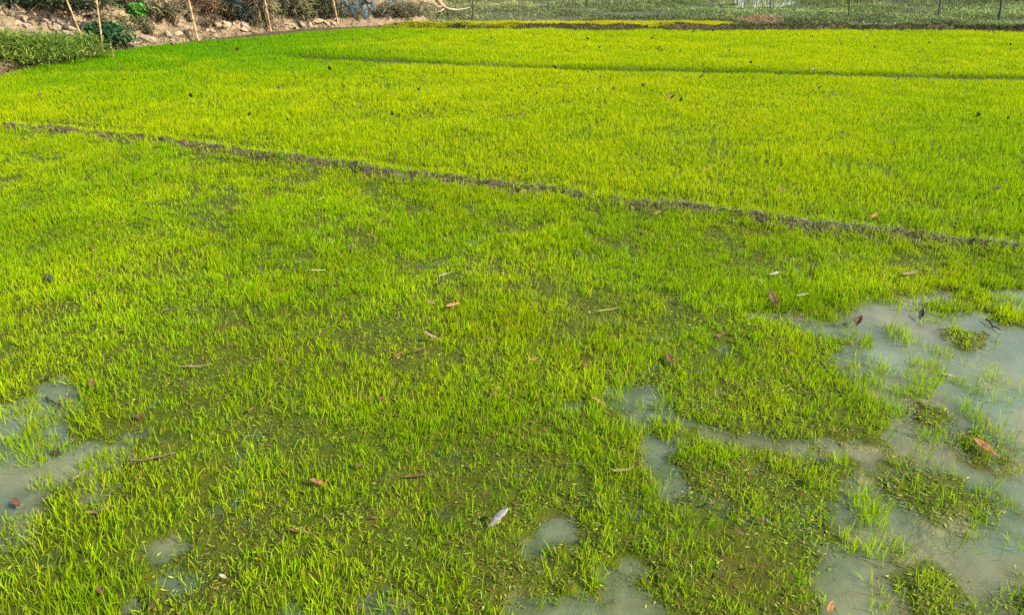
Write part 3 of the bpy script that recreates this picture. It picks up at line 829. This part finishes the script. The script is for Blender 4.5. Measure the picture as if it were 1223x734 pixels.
shrub('dry_shrub', 424, 24, (0.34, 0.10, 0.30), 420, (0.20, 0.007), brush, 'thin straggly strands hanging over the blue plastic sheet', 'shrub', 1.3, 12, 0.6, 21, 'blade')
shrub('dry_shrub', 216, 16, (0.30, 0.2, 0.16), 900, (0.09, 0.010), [(0.07, 0.045, 0.025), (0.15, 0.10, 0.055), (0.24, 0.18, 0.10)], 'low brown twiggy shrub on the slope left of the thick stake', 'shrub', 0.7, 14, 0.9, 17, 'blade')
shrub('dry_shrub', 246, 30, (0.26, 0.16, 0.11), 600, (0.08, 0.009), [(0.08, 0.05, 0.03), (0.17, 0.115, 0.065), (0.26, 0.19, 0.11)], 'sparse brown scrub on the slope right of the thick stake', 'shrub', 0.8, 12, 1.0, 18, 'blade')
shrub('dry_shrub', 272, 22, (0.22, 0.16, 0.16), 800, (0.11, 0.009), [(0.07, 0.05, 0.03), (0.15, 0.115, 0.06), (0.25, 0.19, 0.11)], 'wispy brown scrub left of the dark drooping brush', 'shrub', 1.0, 12, 0.9, 19, 'blade')
shrub('leafy_shrub', 247, 8, (0.12, 0.1, 0.16), 300, (0.08, 0.03), [(0.03, 0.06, 0.025), (0.06, 0.11, 0.035)], 'small dark green shrub at the top just right of the thick stake', 'shrub', 0.6, 8, 0.8, 20)

# ------------------------------------------------------------------ stakes and posts
def stake(name, base_px, top_px, length, r0, r1, mat, label, group, cat, nodes=True, seed=0, z0=None):
    b = hit(*base_px)
    t = at_Y(top_px[0], top_px[1], b.y)
    d = (t - b).normalized()
    r_ = np.random.default_rng(seed)
    pts, rad = [], []
    step = 0.14
    u = Vector((1, 0, 0)); bend = r_.normal(0, 0.012)
    k = -0.12
    while k < length:
        f_ = k / length
        p = Vector(d * k) + u * (bend * math.sin(math.pi * max(f_, 0)) * length)
        r = (r0 + (r1 - r0) * max(f_, 0)) * (0.8 if nodes else 1.0)
        if nodes and k > 0:
            for dk, m_ in ((-0.012, 1.0), (-0.004, 1.28), (0.004, 1.28), (0.012, 1.0)):
                pts.append(p + d * dk); rad.append(r * m_)
        else:
            pts.append(p); rad.append(r * (1 + 0.1 * r_.normal()))
        k += step * (0.9 + 0.3 * r_.random())
    v, f = tube(pts, rad, 8)
    o = py_obj(name, v, f, mat); o.location = b
    return tag(o, label, cat, group)

G = 'bamboo stakes along the clay bank'
stake('bamboo_stake', (101, 53), (79, 0), 1.3, 0.016, 0.012, M_BAMBOO, 'bamboo stake leaning left above the grassy shrub', G, 'stake', seed=1)
stake('bamboo_stake', (123, 60), (115, 0), 1.3, 0.016, 0.012, M_BAMBOO, 'pale bamboo stake standing before the small dark bush', G, 'stake', seed=2)
stake('bamboo_stake', (136, 70), (131, 51), 0.30, 0.010, 0.007, M_BAMBOO, 'short broken bamboo stub at the foot of the bank', G, 'stake', seed=3)
stake('bamboo_stake', (237, 50), (226, 0), 1.3, 0.022, 0.015, M_BAMBOO, 'thick bamboo stake with a pale foot below the rubble slope', G, 'stake', seed=4)
stake('bamboo_stake', (324, 39), (317, 0), 1.3, 0.019, 0.014, M_BAMBOO, 'orange bamboo stake in front of the dry hanging brush', G, 'stake', seed=5)
stake('bamboo_stake', (404, 30), (397, 0), 1.3, 0.018, 0.013, M_BAMBOO, 'bamboo stake left of the blue plastic sheet', G, 'stake', seed=6)
G = 'thin dark posts beyond the field'
for bp, tp, r, lab in [
        ((481, 14), (480, 0), .014, 'thin dark post in the dry brush right of the blue sheet'),
        ((565, 23), (564, 0), .016, 'thin dark post just right of the pale bent root'),
        ((656, 16), (655, 0), .012, 'faint thin post in the weeds above the yellow strip'),
        ((920, 13), (920, 0), .018, 'dark post beside the pale marsh water'),
        ((1014, 20), (1015, 0), .018, 'dark upright post right of the pale marsh water'),
        ((1120, 24), (1124, 0), .018, 'dark post leaning right in the far right weeds'),
        ((1192, 30), (1196, 0), .020, 'dark leaning post nearest the right edge')]:
    stake('fence_post', bp, tp, 1.2, r, r * 0.9, M_POST, lab, G, 'post', False, int(bp[0]))

# ------------------------------------------------------------------ rocks
def rock_mesh(seed):
    import bmesh
    r_ = np.random.default_rng(seed)
    bm = bmesh.new(); bmesh.ops.create_icosphere(bm, subdivisions=3, radius=1.0)
    planes = r_.normal(0, 1, (9, 3)); planes /= np.linalg.norm(planes, axis=1, keepdims=True)
    offs = 0.36 + 0.34 * r_.random(9)
    for v in bm.verts:
        p = np.array(v.co)
        for n_, o_ in zip(planes, offs):
            d = p @ n_ - o_
            if d > 0: p = p - n_ * d * 0.92
        p = p * (1 + 0.05 * math.sin(7 * p[0] + seed) * math.cos(6 * p[1] + 5 * p[2]))
        v.co = p
    me = bpy.data.meshes.new('rock'); bm.to_mesh(me); bm.free()
    me.materials.append(M_ROCK)
    return me
ROCKS = [rock_mesh(s) for s in range(8)]
def rock(px, py, size, rot, label, group='pale rocks on the clay bank', k=0):
    b = hit(px, py)
    o = bpy.data.objects.new('rock', ROCKS[k % 8]); COL.objects.link(o)
    o.scale = size; o.location = b + Vector((0, 0, size[2] * 0.30)); o.rotation_euler = rot
    return tag(o, label, 'rock', group)
rock(80, 33, (0.26, 0.06, 0.06), (0.1, 0.5, 0.3), 'long grey slab tilted down the slope beside the leaning stake', k=1)
rock(80, 42, (0.14, 0.08, 0.07), (0.2, 0.4, 0.2), 'wedge shaped pale rock above the yellowish shrub', k=2)
rock(55, 27, (0.15, 0.07, 0.05), (0.1, 0.5, 0.4), 'flat pale rock on the rubble crest at the left', k=3)
rock(45, 24, (0.11, 0.06, 0.05), (0.0, 0.4, 0.9), 'reddish clay rock leaning on the rubble crest', k=4)
rock(98, 18, (0.20, 0.09, 0.05), (0, 0.1, 0.2), 'broad flat rock between the two left stakes', k=5)
rock(112, 18, (0.06, 0.05, 0.11), (0.2, -0.2, 0.2), 'upright pale rock just left of the upright stake', k=6)
rock(18, 20, (0.14, 0.08, 0.06), (0.1, 0.2, 0.2), 'pinkish rounded rock at the far left of the crest', k=7)
rock(147, 7, (0.14, 0.09, 0.06), (0, 0.1, 0), 'pale flat rock left of the bright green plant at the top', k=0)
rock(201, 43, (0.085, 0.06, 0.075), (0.3, 0.5, 0.2), 'first of three pale rocks in a row left of the thick stake', k=1)
rock(213, 43, (0.075, 0.06, 0.075), (0.2, 0.2, 0.7), 'middle one of three pale rocks in a row left of the thick stake', k=2)
rock(224, 43, (0.075, 0.06, 0.075), (0.1, 0.5, 0.4), 'pale rock closest to the thick stake on its left', k=3)
rock(176, 49, (0.13, 0.08, 0.075), (0.1, 0.2, 0.3), 'blocky clay rock on the lower rubble slope', k=4)
rock(155, 54, (0.10, 0.07, 0.06), (0.2, 0.1, 0.8), 'pale rock right of the short broken stub', k=5)
rock(140, 54, (0.07, 0.05, 0.05), (0.2, 0.1, 0.1), 'small pale rock above the short broken stub', k=6)
rock(117, 51, (0.10, 0.06, 0.035), (0, 0.1, 0.1), 'thin pale slab at the foot of the small dark bush', k=7)
rock(10, 80, (0.07, 0.05, 0.04), (0, 0.1, 0.1), 'small tan rock under the wide dark shrub', k=2)
rock(271, 33, (0.11, 0.08, 0.075), (0.1, 0.3, 0.4), 'rounded pale rock right of the thick stake', k=0)
rock(291, 33, (0.09, 0.06, 0.075), (0.1, 0.5, 0.4), 'pale rock left of the dark drooping brush', k=1)
rock(357, 28, (0.075, 0.05, 0.055), (0.1, 0.5, 0.4), 'pale upright rock at the bank foot between two stakes', k=3)
rock(346, 31, (0.10, 0.06, 0.05), (0.1, 0.1, 0.4), 'flat pale rock at the bank foot right of the orange stake', k=4)
rock(378, 27, (0.14, 0.07, 0.055), (0.1, 0.1, 0.2), 'long pale rock left of the bamboo stake by the blue sheet', k=5)
r_ = np.random.default_rng(77)
for k in range(130):
    if k < 80: px, py = 150 + 145 * r_.random(), 0; py = np.interp(px, [150, 295], [52, 38]) - 32 * r_.random()
    elif k < 118: px = 5 + 130 * r_.random(); py = 16 + 22 * r_.random()
    else: px = 335 + 70 * r_.random(); py = np.interp(px, [335, 405], [35, 29]) - 4 * r_.random()
    s = 0.02 + 0.055 * r_.random() ** 2
    rock(px, py, (s * (1 + 0.8 * r_.random()), s, s * (0.6 + 0.4 * r_.random())), tuple(r_.random(3) * 1.2), 'small clay rock among the loose rubble of the bank', 'small rubble rocks on the bank', k)

# ------------------------------------------------------------------ plastic sheet and root
def sheet(px, py, w, h, mat, label, seed, lean=0.5):
    b = hit(px, py)
    n = 26
    u, v = np.meshgrid(np.linspace(-1, 1, n), np.linspace(0, 1, n))
    X = u * w * (1 - 0.35 * v) + 0.05 * fbm(u, v, 0.5, seed, 3); Yv = v * h * lean + 0.10 * fbm(u, v, 0.35, seed + 3, 3)
    Zv = 0.02 + v * h + 0.06 * fbm(u, v, 0.4, seed + 5, 3) - 0.12 * np.abs(u) * v
    Vv = np.stack([X, Yv, Zv], -1).reshape(-1, 3)
    frayed = (fbm(u, v, 0.5, seed + 8, 2)[:-1, :-1] + 0.9 - np.abs(u[:-1, :-1]) ** 3 * 0.9) > 0.1
    o = quads_obj('plastic_sheet', Vv, grid_faces(n, n, frayed), mat); o.location = b
    md = o.modifiers.new('thick', 'SOLIDIFY'); md.thickness = 0.002
    return tag(o, label, 'plastic sheet')
sheet(428, 19, 0.34, 0.42, M_SHEET, 'crumpled bright blue plastic sheet hanging in the brush', 5)
sheet(408, 20, 0.14, 0.42, M_PALESHEET, 'faded pale blue plastic scrap left of the bright blue sheet', 15)
sheet(466, 9, 0.10, 0.22, M_PALESHEET, 'small grey blue plastic scrap high in the brush', 25)

b = hit(532, 19)
root = empty('bare_root', b); tag(root, 'bare bent root with a pinkish trunk end and pale forks', 'tree root')
def rp(px, py, dy=0): return at_Y(px, py, b.y + dy) - b
v, f = tube([rp(517, -14, .25), rp(521, -4, .15), rp(526, 4, .05), rp(532, 10, 0)], [0.055, 0.05, 0.042, 0.034], 9, .2, 1)
py_obj('trunk', v, f, M_REDBARK, root)
def branch(pts, rad, s):
    v, f = tube(pts, rad, 7, .2, s); return py_obj('branch', v, f, M_BARK, root)
branch([rp(530, 9, -.01), rp(538, 11.5, -.03), rp(547, 12, -.03), rp(556, 10.5, 0), rp(561, 9, 0)], [.026, .026, .016, .010, .006], 2)
branch([rp(531, 10, -.02), rp(526, 14, -.04), rp(519, 15, -.03), rp(514, 13, 0)], [.015, .011, .008, .005], 3)
branch([rp(528, 8, -.04), rp(522, 8, -.05), rp(518, 2, -.02), rp(519, -6, 0)], [.011, .010, .009, .008], 4)

# ------------------------------------------------------------------ fallen leaves, twigs, feather
def leaf(p0, p1, mat, label, wid=0.22, curl=0.35, lift=0.02, fold=0.25, seed=0, name='fallen_leaf', group=None, cat='leaf', tipz=0.0, bow=0.0):
    r_ = np.random.default_rng(seed)
    a = W(*p0, 0.02); c = W(*p1, 0.02)
    mid = (a + c) / 2
    far = p0[1] < 300
    curl = curl * 0.6; tipz = tipz * 0.7
    gz = max(float(height(mid[0], mid[1])), 0.0)
    d = c - a; ang = math.atan2(d[1], d[0])
    L = min(max(float(np.hypot(*d)) * 0.9, 0.012), 0.08 if far else 0.15)
    if far and 'scrap caught' in label: L = 0.035 + 0.05 * r_.random() ** 2; ang = r_.random() * 6.28
    if tipz >= 0.3: L *= 0.7
    elif not far and lift > 0.02: lift *= 0.78
    if far: lift = lift * (1.5 if 'scrap caught' in label else 1.35)
    n = 10
    V, Fs = [], []
    for i in range(n + 1):
        t = i / n
        w = wid * L * 0.5 * (math.sin(math.pi * min(1, (t * 0.96 + 0.02))) ** 0.75) * (1.15 - 0.4 * t)
        w = max(w, 0.0012)
        s = t - 0.5
        x_ = s * L; z_ = curl * L * (s * s) * 1.2 + tipz * t * L + 0.012 * L * r_.normal()
        y_ = bow * L * (1 - 4 * s * s) * 0.5
        for k, wf in ((-1, 1.0), (-0.5, 0.5), (0, 0), (0.5, 0.5), (1, 1.0)):
            V.append((x_, y_ + k * w * math.cos(fold), z_ + abs(wf) * w * math.sin(fold) * (1 + 0.3 * r_.normal())))
    for i in range(n):
        for k in range(4):
            Fs.append((i * 5 + k, i * 5 + k + 1, (i + 1) * 5 + k + 1, (i + 1) * 5 + k))
    if far and 'scrap caught' in label:
        V = [(a_, b_ * 1.3, c_ + 0.9 * abs(a_) + 0.6 * b_) for a_, b_, c_ in V]
    o = py_obj(name, V, Fs, LEAFM[mat] if isinstance(mat, str) else mat)
    md = o.modifiers.new('thick', 'SOLIDIFY'); md.thickness = 0.0006
    o.location = (mid[0], mid[1], gz + lift)
    o.rotation_euler = (r_.normal(0, 0.15), r_.normal(0, 0.06), ang)
    return tag(o, label, cat, group)

def twig(pxs, r, mat, label, lift=0.012, side=None, seed=0, group=None):
    r_ = np.random.default_rng(seed)
    P = [W(a, b, 0.02) for a, b in pxs]
    o0 = P[0]
    gz = [max(float(height(p[0], p[1])), 0) for p in P]
    pts, rad = [], []
    for i in range(len(P) - 1):
        for t in np.linspace(0, 1, 5)[:-1]:
            p = P[i] * (1 - t) + P[i + 1] * t
            pts.append(Vector((p[0] - o0[0], p[1] - o0[1], (gz[i] * (1 - t) + gz[i + 1] * t) + lift + 0.003 * r_.normal())))
    pts.append(Vector((P[-1][0] - o0[0], P[-1][1] - o0[1], gz[-1] + lift)))
    m = len(pts)
    parts = [tube(pts, [r * (1 - 0.6 * i / m) for i in range(m)], 6, .3, seed)]
    if side:
        s0 = pts[m // 2]; e = W(*side, 0.02)
        parts.append(tube([s0, Vector((e[0] - o0[0], e[1] - o0[1], s0.z))], [r * 0.6, r * 0.3], 5))
    v, f = merge(parts)
    o = py_obj('twig', v, f, mat); o.location = (o0[0], o0[1], 0)
    return tag(o, label, 'twig', group)

# the ones that stand out
leaf((1159, 524), (1192, 548), 'orange', 'orange brown curled leaf resting on a weed clump in the open water', .30, .30, .022, .5, 1)
leaf((387, 404), (370, 410), 'brown', 'lower half of the long brown leaf lying bent in the grass', .30, .2, .03, .3, 2) if False else None
leaf((369, 410), (402, 396), 'brown', 'long brown willow shaped leaf right of the middle left', .16, .25, .034, .3, 2)
leaf((532, 371), (550, 365), 'pink', 'salmon pink leaf lying in the middle of the near bed', .36, .2, .034, .25, 3)
leaf((504, 402), (529, 413), 'tan', 'narrow grey tan curled leaf below the salmon pink leaf', .16, .3, .034, .4, 4)
leaf((492, 424), (513, 420), 'brown', 'flat rust brown leaf left of centre', .22, .2, .03, .3, 5)
leaf((470, 433), (481, 425), 'orange', 'short orange leaf beside the flat rust brown leaf', .34, .3, .03, .3, 6)
leaf((327, 438), (341, 433), 'brown', 'crumpled brown leaf left of the long brown leaf', .42, .7, .03, .5, 7)
leaf((368, 575), (392, 583), 'orange', 'pale orange pointed leaf in the lower left seedlings', .24, .2, .032, .3, 8)
leaf((478, 573), (520, 566), 'brown', 'long faded brown leaf lying left of the grey feather', .14, .3, .026, .3, 9)
leaf((83, 571), (105, 556), 'tan', 'straw coloured leaf floating on the left puddle', .20, .15, .010, .2, 11)
leaf((61, 536), (73, 542), 'dark', 'black wet leaf poking from the left puddle', .40, .5, .010, .5, 12)
leaf((46, 453), (69, 446), 'dark', 'dark wet leaf at the top of the left puddle', .22, .3, .012, .3, 13)
leaf((160, 497), (173, 501), 'red', 'red brown crumpled leaf right of the left puddle', .55, .7, .022, .6, 14)
leaf((115, 702), (130, 712), 'brown', 'brown curled leaf near the bottom left corner', .5, .8, .016, .6, 15)
leaf((176, 733), (190, 718), 'brown', 'arched brown leaf at the bottom edge left', .30, .8, .016, .4, 16)
leaf((213, 439), (254, 439), 'tan', 'pale withered blade lying flat above the left puddle', .10, .2, .022, .2, 17)
leaf((1076, 334), (1097, 325), 'tan', 'pale tan leaf lying just below the right end of the mud ridge', .30, .25, .03, .3, 18)
leaf((917, 354), (929, 371), 'brown', 'brown bent leaf standing at the left tip of the right pond', .30, .6, .055, .5, 19, tipz=-.25)
leaf((943, 377), (962, 381), 'red', 'rusty orange leaf lying at the left tip of the right pond', .30, .2, .035, .3, 20)
leaf((950, 356), (966, 353), 'white', 'whitish grey leaf in the grass above the rusty orange leaf', .28, .2, .034, .3, 21)
leaf((919, 332), (931, 328), 'white', 'small white scrap of leaf in the grass above the brown bent leaf', .42, .4, .036, .4, 22)
leaf((903, 337), (915, 341), 'tan', 'pale cream leaf beside the small white scrap', .32, .3, .034, .3, 23)
leaf((1124, 443), (1142, 447), 'white', 'white curled leaf floating in the right pond', .42, .5, .008, .5, 24)
leaf((1099, 382), (1103, 371), 'dark', 'dark leaf standing upright in the upper right pond', .38, .3, .012, .4, 25, tipz=.5)
leaf((1022, 389), (1029, 382), 'brown', 'brown ragged leaf standing in the upper left of the right pond', .6, .6, .016, .6, 26, tipz=.4)
leaf((1192, 378), (1212, 380), 'dark', 'black sodden leaf on the mud at the right edge of the pond', .34, .4, .012, .4, 27)
leaf((729, 567), (758, 563), 'tan', 'pale beige bent leaf left of the round lower puddle', .16, .5, .028, .3, 28)
leaf((875, 634), (891, 645), 'brown', 'dark brown leaf in the seedlings right of the bottom centre', .26, .4, .028, .4, 29)
leaf((988, 733), (995, 716), 'orange', 'brown pointed leaf at the bottom edge by the pond', .34, .3, .026, .4, 30)
leaf((600, 380), (621, 378), 'dark', 'flat dark leaf in the centre of the near bed', .18, .1, .026, .2, 31)
leaf((403, 494), (413, 490), 'red', 'small red brown leaf below the crumpled brown leaf', .55, .5, .024, .5, 32)
leaf((436, 478), (447, 476), 'red', 'left one of two small reddish leaves side by side', .55, .4, .022, .4, 33)
leaf((450, 476), (461, 479), 'red', 'right one of two small reddish leaves side by side', .60, .4, .022, .4, 34)
leaf((632, 434), (644, 430), 'pink', 'small pink leaf right of the pond free middle grass', .40, .3, .03, .3, 35)
leaf((709, 374), (739, 370), M_STRAW, 'single pale green straw lying flat right of centre', .06, .1, .034, .2, 36, name='straw', cat='straw')
leaf((523, 335), (537, 330), 'white', 'thin white leaf above the salmon pink leaf', .24, .3, .036, .3, 37)
leaf((524, 344), (536, 339), 'brown', 'dull brown leaf under the thin white leaf', .36, .4, .034, .4, 38)
leaf((779, 266), (791, 258), 'tan', 'tan leaf leaning on the grass below the mud ridge', .30, .3, .04, .4, 39)
leaf((884, 249), (898, 259), 'tan', 'pale leaf lying on the mud ridge right of centre', .26, .1, .045, .3, 40)
leaf((923, 243), (937, 238), 'brown', 'brown leaf in the far bed just above the mud ridge', .4, .3, .06, .4, 41)
leaf((833, 220), (848, 216), 'orange', 'rusty leaf on the far seedlings above the middle of the ridge', .34, .3, .062, .4, 42)
leaf((1036, 272), (1046, 266), 'pink', 'pale pink leaf stuck upright behind the mud ridge', .4, .3, .05, .3, 43, tipz=.5)
leaf((172, 270), (188, 276), 'dark', 'dark arched leaf in the upper left of the near bed', .30, .6, .05, .4, 44)
leaf((42, 127), (58, 121), 'brown', 'large brown clumped leaf at the left of the far bed', .6, .9, .06, .6, 45)
leaf((143, 105), (158, 108), 'dark', 'dark broad leaf on the green far left seedlings', .45, .5, .07, .4, 46)
leaf((414, 114), (427, 110), 'dark', 'dark curved leaf alone in the upper left middle of the far bed', .26, .5, .066, .3, 47)
leaf((405, 167), (434, 167), 'olive', 'long olive leaf lying above the left half of the ridge', .12, .3, .062, .3, 48)
leaf((836, 126), (852, 132), 'dark', 'dark pointed leaf in the far bed right of centre', .30, .5, .066, .4, 49)
leaf((1059, 113), (1075, 114), 'dark', 'dark curled leaf on the far seedlings at the upper right', .28, .5, .066, .3, 50)
leaf((1064, 152), (1074, 130), 'olive', 'dark stalk leaning in the right part of the far bed', .12, .2, .066, .3, 51)
leaf((998, 174), (1008, 168), 'dark', 'black leaf in the right middle of the far bed', .5, .5, .062, .4, 52)
leaf((1180, 243), (1192, 237), 'dark', 'dark leaf by the right edge of the far bed above the ridge', .45, .5, .058, .4, 53)
leaf((709, 140), (722, 142), 'dark', 'dark leaf in the centre of the far bed', .42, .5, .066, .4, 54)
leaf((792, 125), (801, 124), 'dark', 'dark leaf left of the dark pointed leaf in the far bed', .36, .5, .066, .4, 55)
leaf((1055, 183), (1067, 178), 'brown', 'brown leaf in a dip of the far bed on the right', .34, .5, .06, .4, 56)
leaf((1158, 174), (1170, 173), 'dark', 'blackish leaf in the greener patch at the right', .36, .5, .06, .4, 57)
leaf((425, 287), (438, 280), 'brown', 'dull brown leaf below the mud ridge left of centre', .24, .4, .046, .4, 58)
leaf((452, 274), (467, 271), 'brown', 'brown leaf just right of the dull brown leaf under the ridge', .30, .4, .046, .4, 59)
leaf((376, 253), (392, 243), M_STRAW, 'tan straw lying under the left half of the mud ridge', .10, .3, .05, .3, 60, name='straw', cat='straw')
leaf((338, 633), (382, 636), 'brown', 'dark half sunk leaf in the lower left middle', .14, .2, .012, .3, 61)
leaf((410, 618), (424, 622), 'dark', 'black leaf scrap right of the half sunk leaf', .3, .4, .02, .4, 62)
leaf((262, 688), (271, 692), 'white', 'small cream coloured leaf scrap near the bottom left', .5, .3, .022, .3, 63)
leaf((510, 363), (520, 367), 'tan', 'tiny pale scrap left of the salmon pink leaf', .35, .3, .03, .3, 64)
leaf((705, 476), (721, 490), 'pink', 'pinkish curled leaf at the edge of the small puddle', .14, .6, .022, .3, 65, bow=.3)
leaf((678, 350), (692, 354), 'white', 'pair of thin pale leaf bits right of centre', .14, .4, .034, .3, 66) if False else None

twig([(152, 553), (180, 553), (210, 545)], .0055, M_TWIG, 'long reddish twig lying right of the left puddle', .02, seed=1)
twig([(104, 614), (120, 612), (136, 605)], .006, M_TWIG, 'short dark twig below the left puddle', .014, seed=2)
twig([(55, 474), (66, 479), (80, 472), (98, 466)], .005, LEAFM['dark'], 'black forked twig sticking out of the left puddle', .014, (63, 494), seed=3)
twig([(195, 377), (215, 372)], .005, LEAFM['dark'], 'short black twig in the left middle of the near bed', .035, seed=4)
twig([(925, 378), (938, 377), (946, 368)], .0045, LEAFM['dark'], 'black twig between the brown bent leaf and the rusty leaf', .02, seed=5)
twig([(1178, 380), (1196, 392)], .005, LEAFM['dark'], 'thin dark twig curving into the pond at the right', .012, seed=6)
twig([(370, 330), (390, 331)], .0028, M_STRAW, 'pale straw twig in the upper middle of the near bed', .045, seed=7)

# feather: vane and quill
fa, fb = W(586, 630, 0.02), W(603, 611, 0.045)
ft = empty('feather', Vector((fa[0], fa[1], max(float(height(fa[0], fa[1])), 0) + 0.02)))
tag(ft, 'grey white feather standing slanted in the lower middle seedlings', 'feather')
d = fb - fa; L = float(np.hypot(*d)) * 1.1; ang = math.atan2(d[1], d[0])
V, Fs = [], []
n = 12
for i in range(n + 1):
    t = i / n
    w = 0.0115 * (math.sin(math.pi * min(1, t * 0.85 + 0.12)) ** 0.6)
    for k in (-1, -0.5, 0, 0.5, 1):
        V.append((t * L, k * w, 0.03 * math.sin(t * 1.5) + 0.004 * (1 - k * k) + 0.001 * ((i * 7 + int(k * 2)) % 3)))
for i in range(n):
    for k in range(4): Fs.append((i * 5 + k, i * 5 + k + 1, (i + 1) * 5 + k + 1, (i + 1) * 5 + k))
vane = py_obj('vane', V, Fs, LEAFM['grey'], ft)
v, f = tube([(-0.018, 0, -0.01), (0, 0, 0.003), (L * .5, 0, 0.03 * math.sin(.75) + .005), (L, 0, 0.03 * math.sin(1.5) + .005)], [.0010, .0010, .0008, .0003], 5)
py_obj('quill', v, f, LEAFM['white'], ft)
ft.rotation_euler = (0.2, 0, ang)

# many small dark scraps no one could tell apart
FAR = [(262, 59), (272, 62), (280, 58), (287, 52), (291, 52), (300, 46), (311, 50), (324, 47), (335, 50), (340, 60), (347, 52), (352, 43), (356, 45), (369, 41), (377, 42), (388, 57), (372, 62), (312, 63), (318, 69), (345, 67),
       (205, 58), (207, 63), (206, 71), (226, 62), (243, 60), (253, 56), (251, 68), (259, 80), (285, 69), (185, 91), (160, 96), (148, 93), (110, 96), (292, 83), (350, 92), (395, 94), (421, 92), (455, 70), (440, 54), (455, 67), (466, 71),
       (510, 40), (559, 42), (570, 42), (585, 56), (577, 61), (588, 55), (600, 100), (595, 102), (645, 56), (658, 47), (702, 56), (746, 55), (716, 67), (785, 68), (790, 72), (827, 47), (777, 55), (812, 71), (851, 45), (872, 43), (914, 42),
       (942, 53), (949, 47), (969, 53), (1003, 62), (1034, 54), (1043, 66), (1098, 70), (1107, 61), (1178, 46), (1185, 47), (1204, 62), (1203, 68), (1174, 57), (1046, 62), (970, 95), (986, 98), (950, 98), (1066, 107), (1115, 100), (1130, 97),
       (702, 97), (716, 103), (664, 92), (669, 93), (705, 96), (820, 103), (835, 103), (869, 70), (895, 85), (640, 124), (648, 143), (626, 152), (660, 163), (713, 118), (731, 118), (768, 114), (800, 130), (812, 133), (940, 130), (975, 118), (996, 125),
       (1018, 134), (1090, 112), (1022, 195), (1165, 152), (1200, 155), (1110, 188), (500, 120), (520, 138), (470, 150), (345, 158), (300, 150), (250, 145), (230, 128), (335, 118), (108, 129), (75, 143), (160, 137), (555, 170), (600, 185)]
r_ = np.random.default_rng(5)
for k, (px, py) in enumerate(FAR):
    s = (2.2 + 2.6 * r_.random()) * (0.75 + py / 260)
    a = r_.normal(0, 0.5)
    leaf((px - s * math.cos(a), py + s * math.sin(a)), (px + s * math.cos(a), py - s * math.sin(a)), ['dark', 'dark', 'olive', 'brown'][r_.integers(0, 4)], 'small dark leaf scrap caught on top of the far bed seedlings',
         .25 + .25 * r_.random(), .5, .062, .4, 500 + k, group='small dark leaf scraps on the far bed')
NEAR = [(60, 335), (420, 300), (600, 292), (690, 305), (280, 256), (150, 395), (260, 400), (300, 490), (560, 505), (640, 505), (240, 545), (590, 470), (770, 395), (860, 400), (800, 430), (580, 590), (450, 620), (540, 650), (310, 700), (20, 600), (850, 600), (910, 620), (960, 590), (110, 460), (430, 560),
        (480, 500), (585, 405), (700, 440), (340, 345), (220, 330), (110, 300), (380, 515), (520, 610), (900, 680), (860, 690)]
for k, (px, py) in enumerate(NEAR):
    s = 4 + 4 * r_.random()
    a = r_.normal(0, 0.6)
    leaf((px - s * math.cos(a), py + s * math.sin(a)), (px + s * math.cos(a), py - s * math.sin(a)), ['brown', 'red', 'dark', 'brown'][r_.integers(0, 4)], 'small brown leaf scrap lying among the near bed seedlings',
         .25 + .25 * r_.random(), .5, .022, .4, 800 + k, group='small brown leaf scraps in the near bed')

# ------------------------------------------------------------------ camera, light, sky
cam = bpy.data.cameras.new('camera'); co = bpy.data.objects.new('camera', cam); COL.objects.link(co)
co.location = (0, 0, CAM_H); co.rotation_euler = (math.pi / 2 - PITCH, 0, 0)
cam.sensor_width = 36; cam.lens = 36 * F / 1223; cam.clip_start = 0.05; cam.clip_end = 3000
scene.camera = co

EL, AZ = R(38), R(-22)
sd_ = Vector((math.cos(EL) * math.cos(AZ), math.cos(EL) * math.sin(AZ), math.sin(EL)))
sun = bpy.data.lights.new('sun', 'SUN'); so = bpy.data.objects.new('sun', sun); COL.objects.link(so)
sun.energy = 3.9; sun.angle = R(0.5); sun.color = (1.0, 0.93, 0.80)
so.rotation_euler = (-sd_).to_track_quat('-Z', 'Y').to_euler()
wd_ = bpy.data.worlds.new('World'); scene.world = wd_; wd_.use_nodes = True
nt = wd_.node_tree
sky = nt.nodes.new('ShaderNodeTexSky'); sky.sky_type = 'NISHITA'; sky.sun_disc = False
sky.sun_elevation = EL; sky.sun_rotation = math.atan2(sd_.x, sd_.y)
bg = nt.nodes['Background']; bg.inputs['Strength'].default_value = 0.14
nt.links.new(sky.outputs[0], bg.inputs['Color'])
vs = scene.view_settings
vs.view_transform = 'Standard'; vs.look = 'None'; vs.gamma = 1; vs.use_curve_mapping = False; vs.exposure = 1.52
scene.cycles.max_bounces = 8; scene.cycles.transparent_max_bounces = 12
scene.cycles.use_denoising = False
scene.cycles.caustics_reflective = False; scene.cycles.caustics_refractive = False
scene.cycles.sample_clamp_indirect = 2.0; scene.cycles.sample_clamp_direct = 2.5
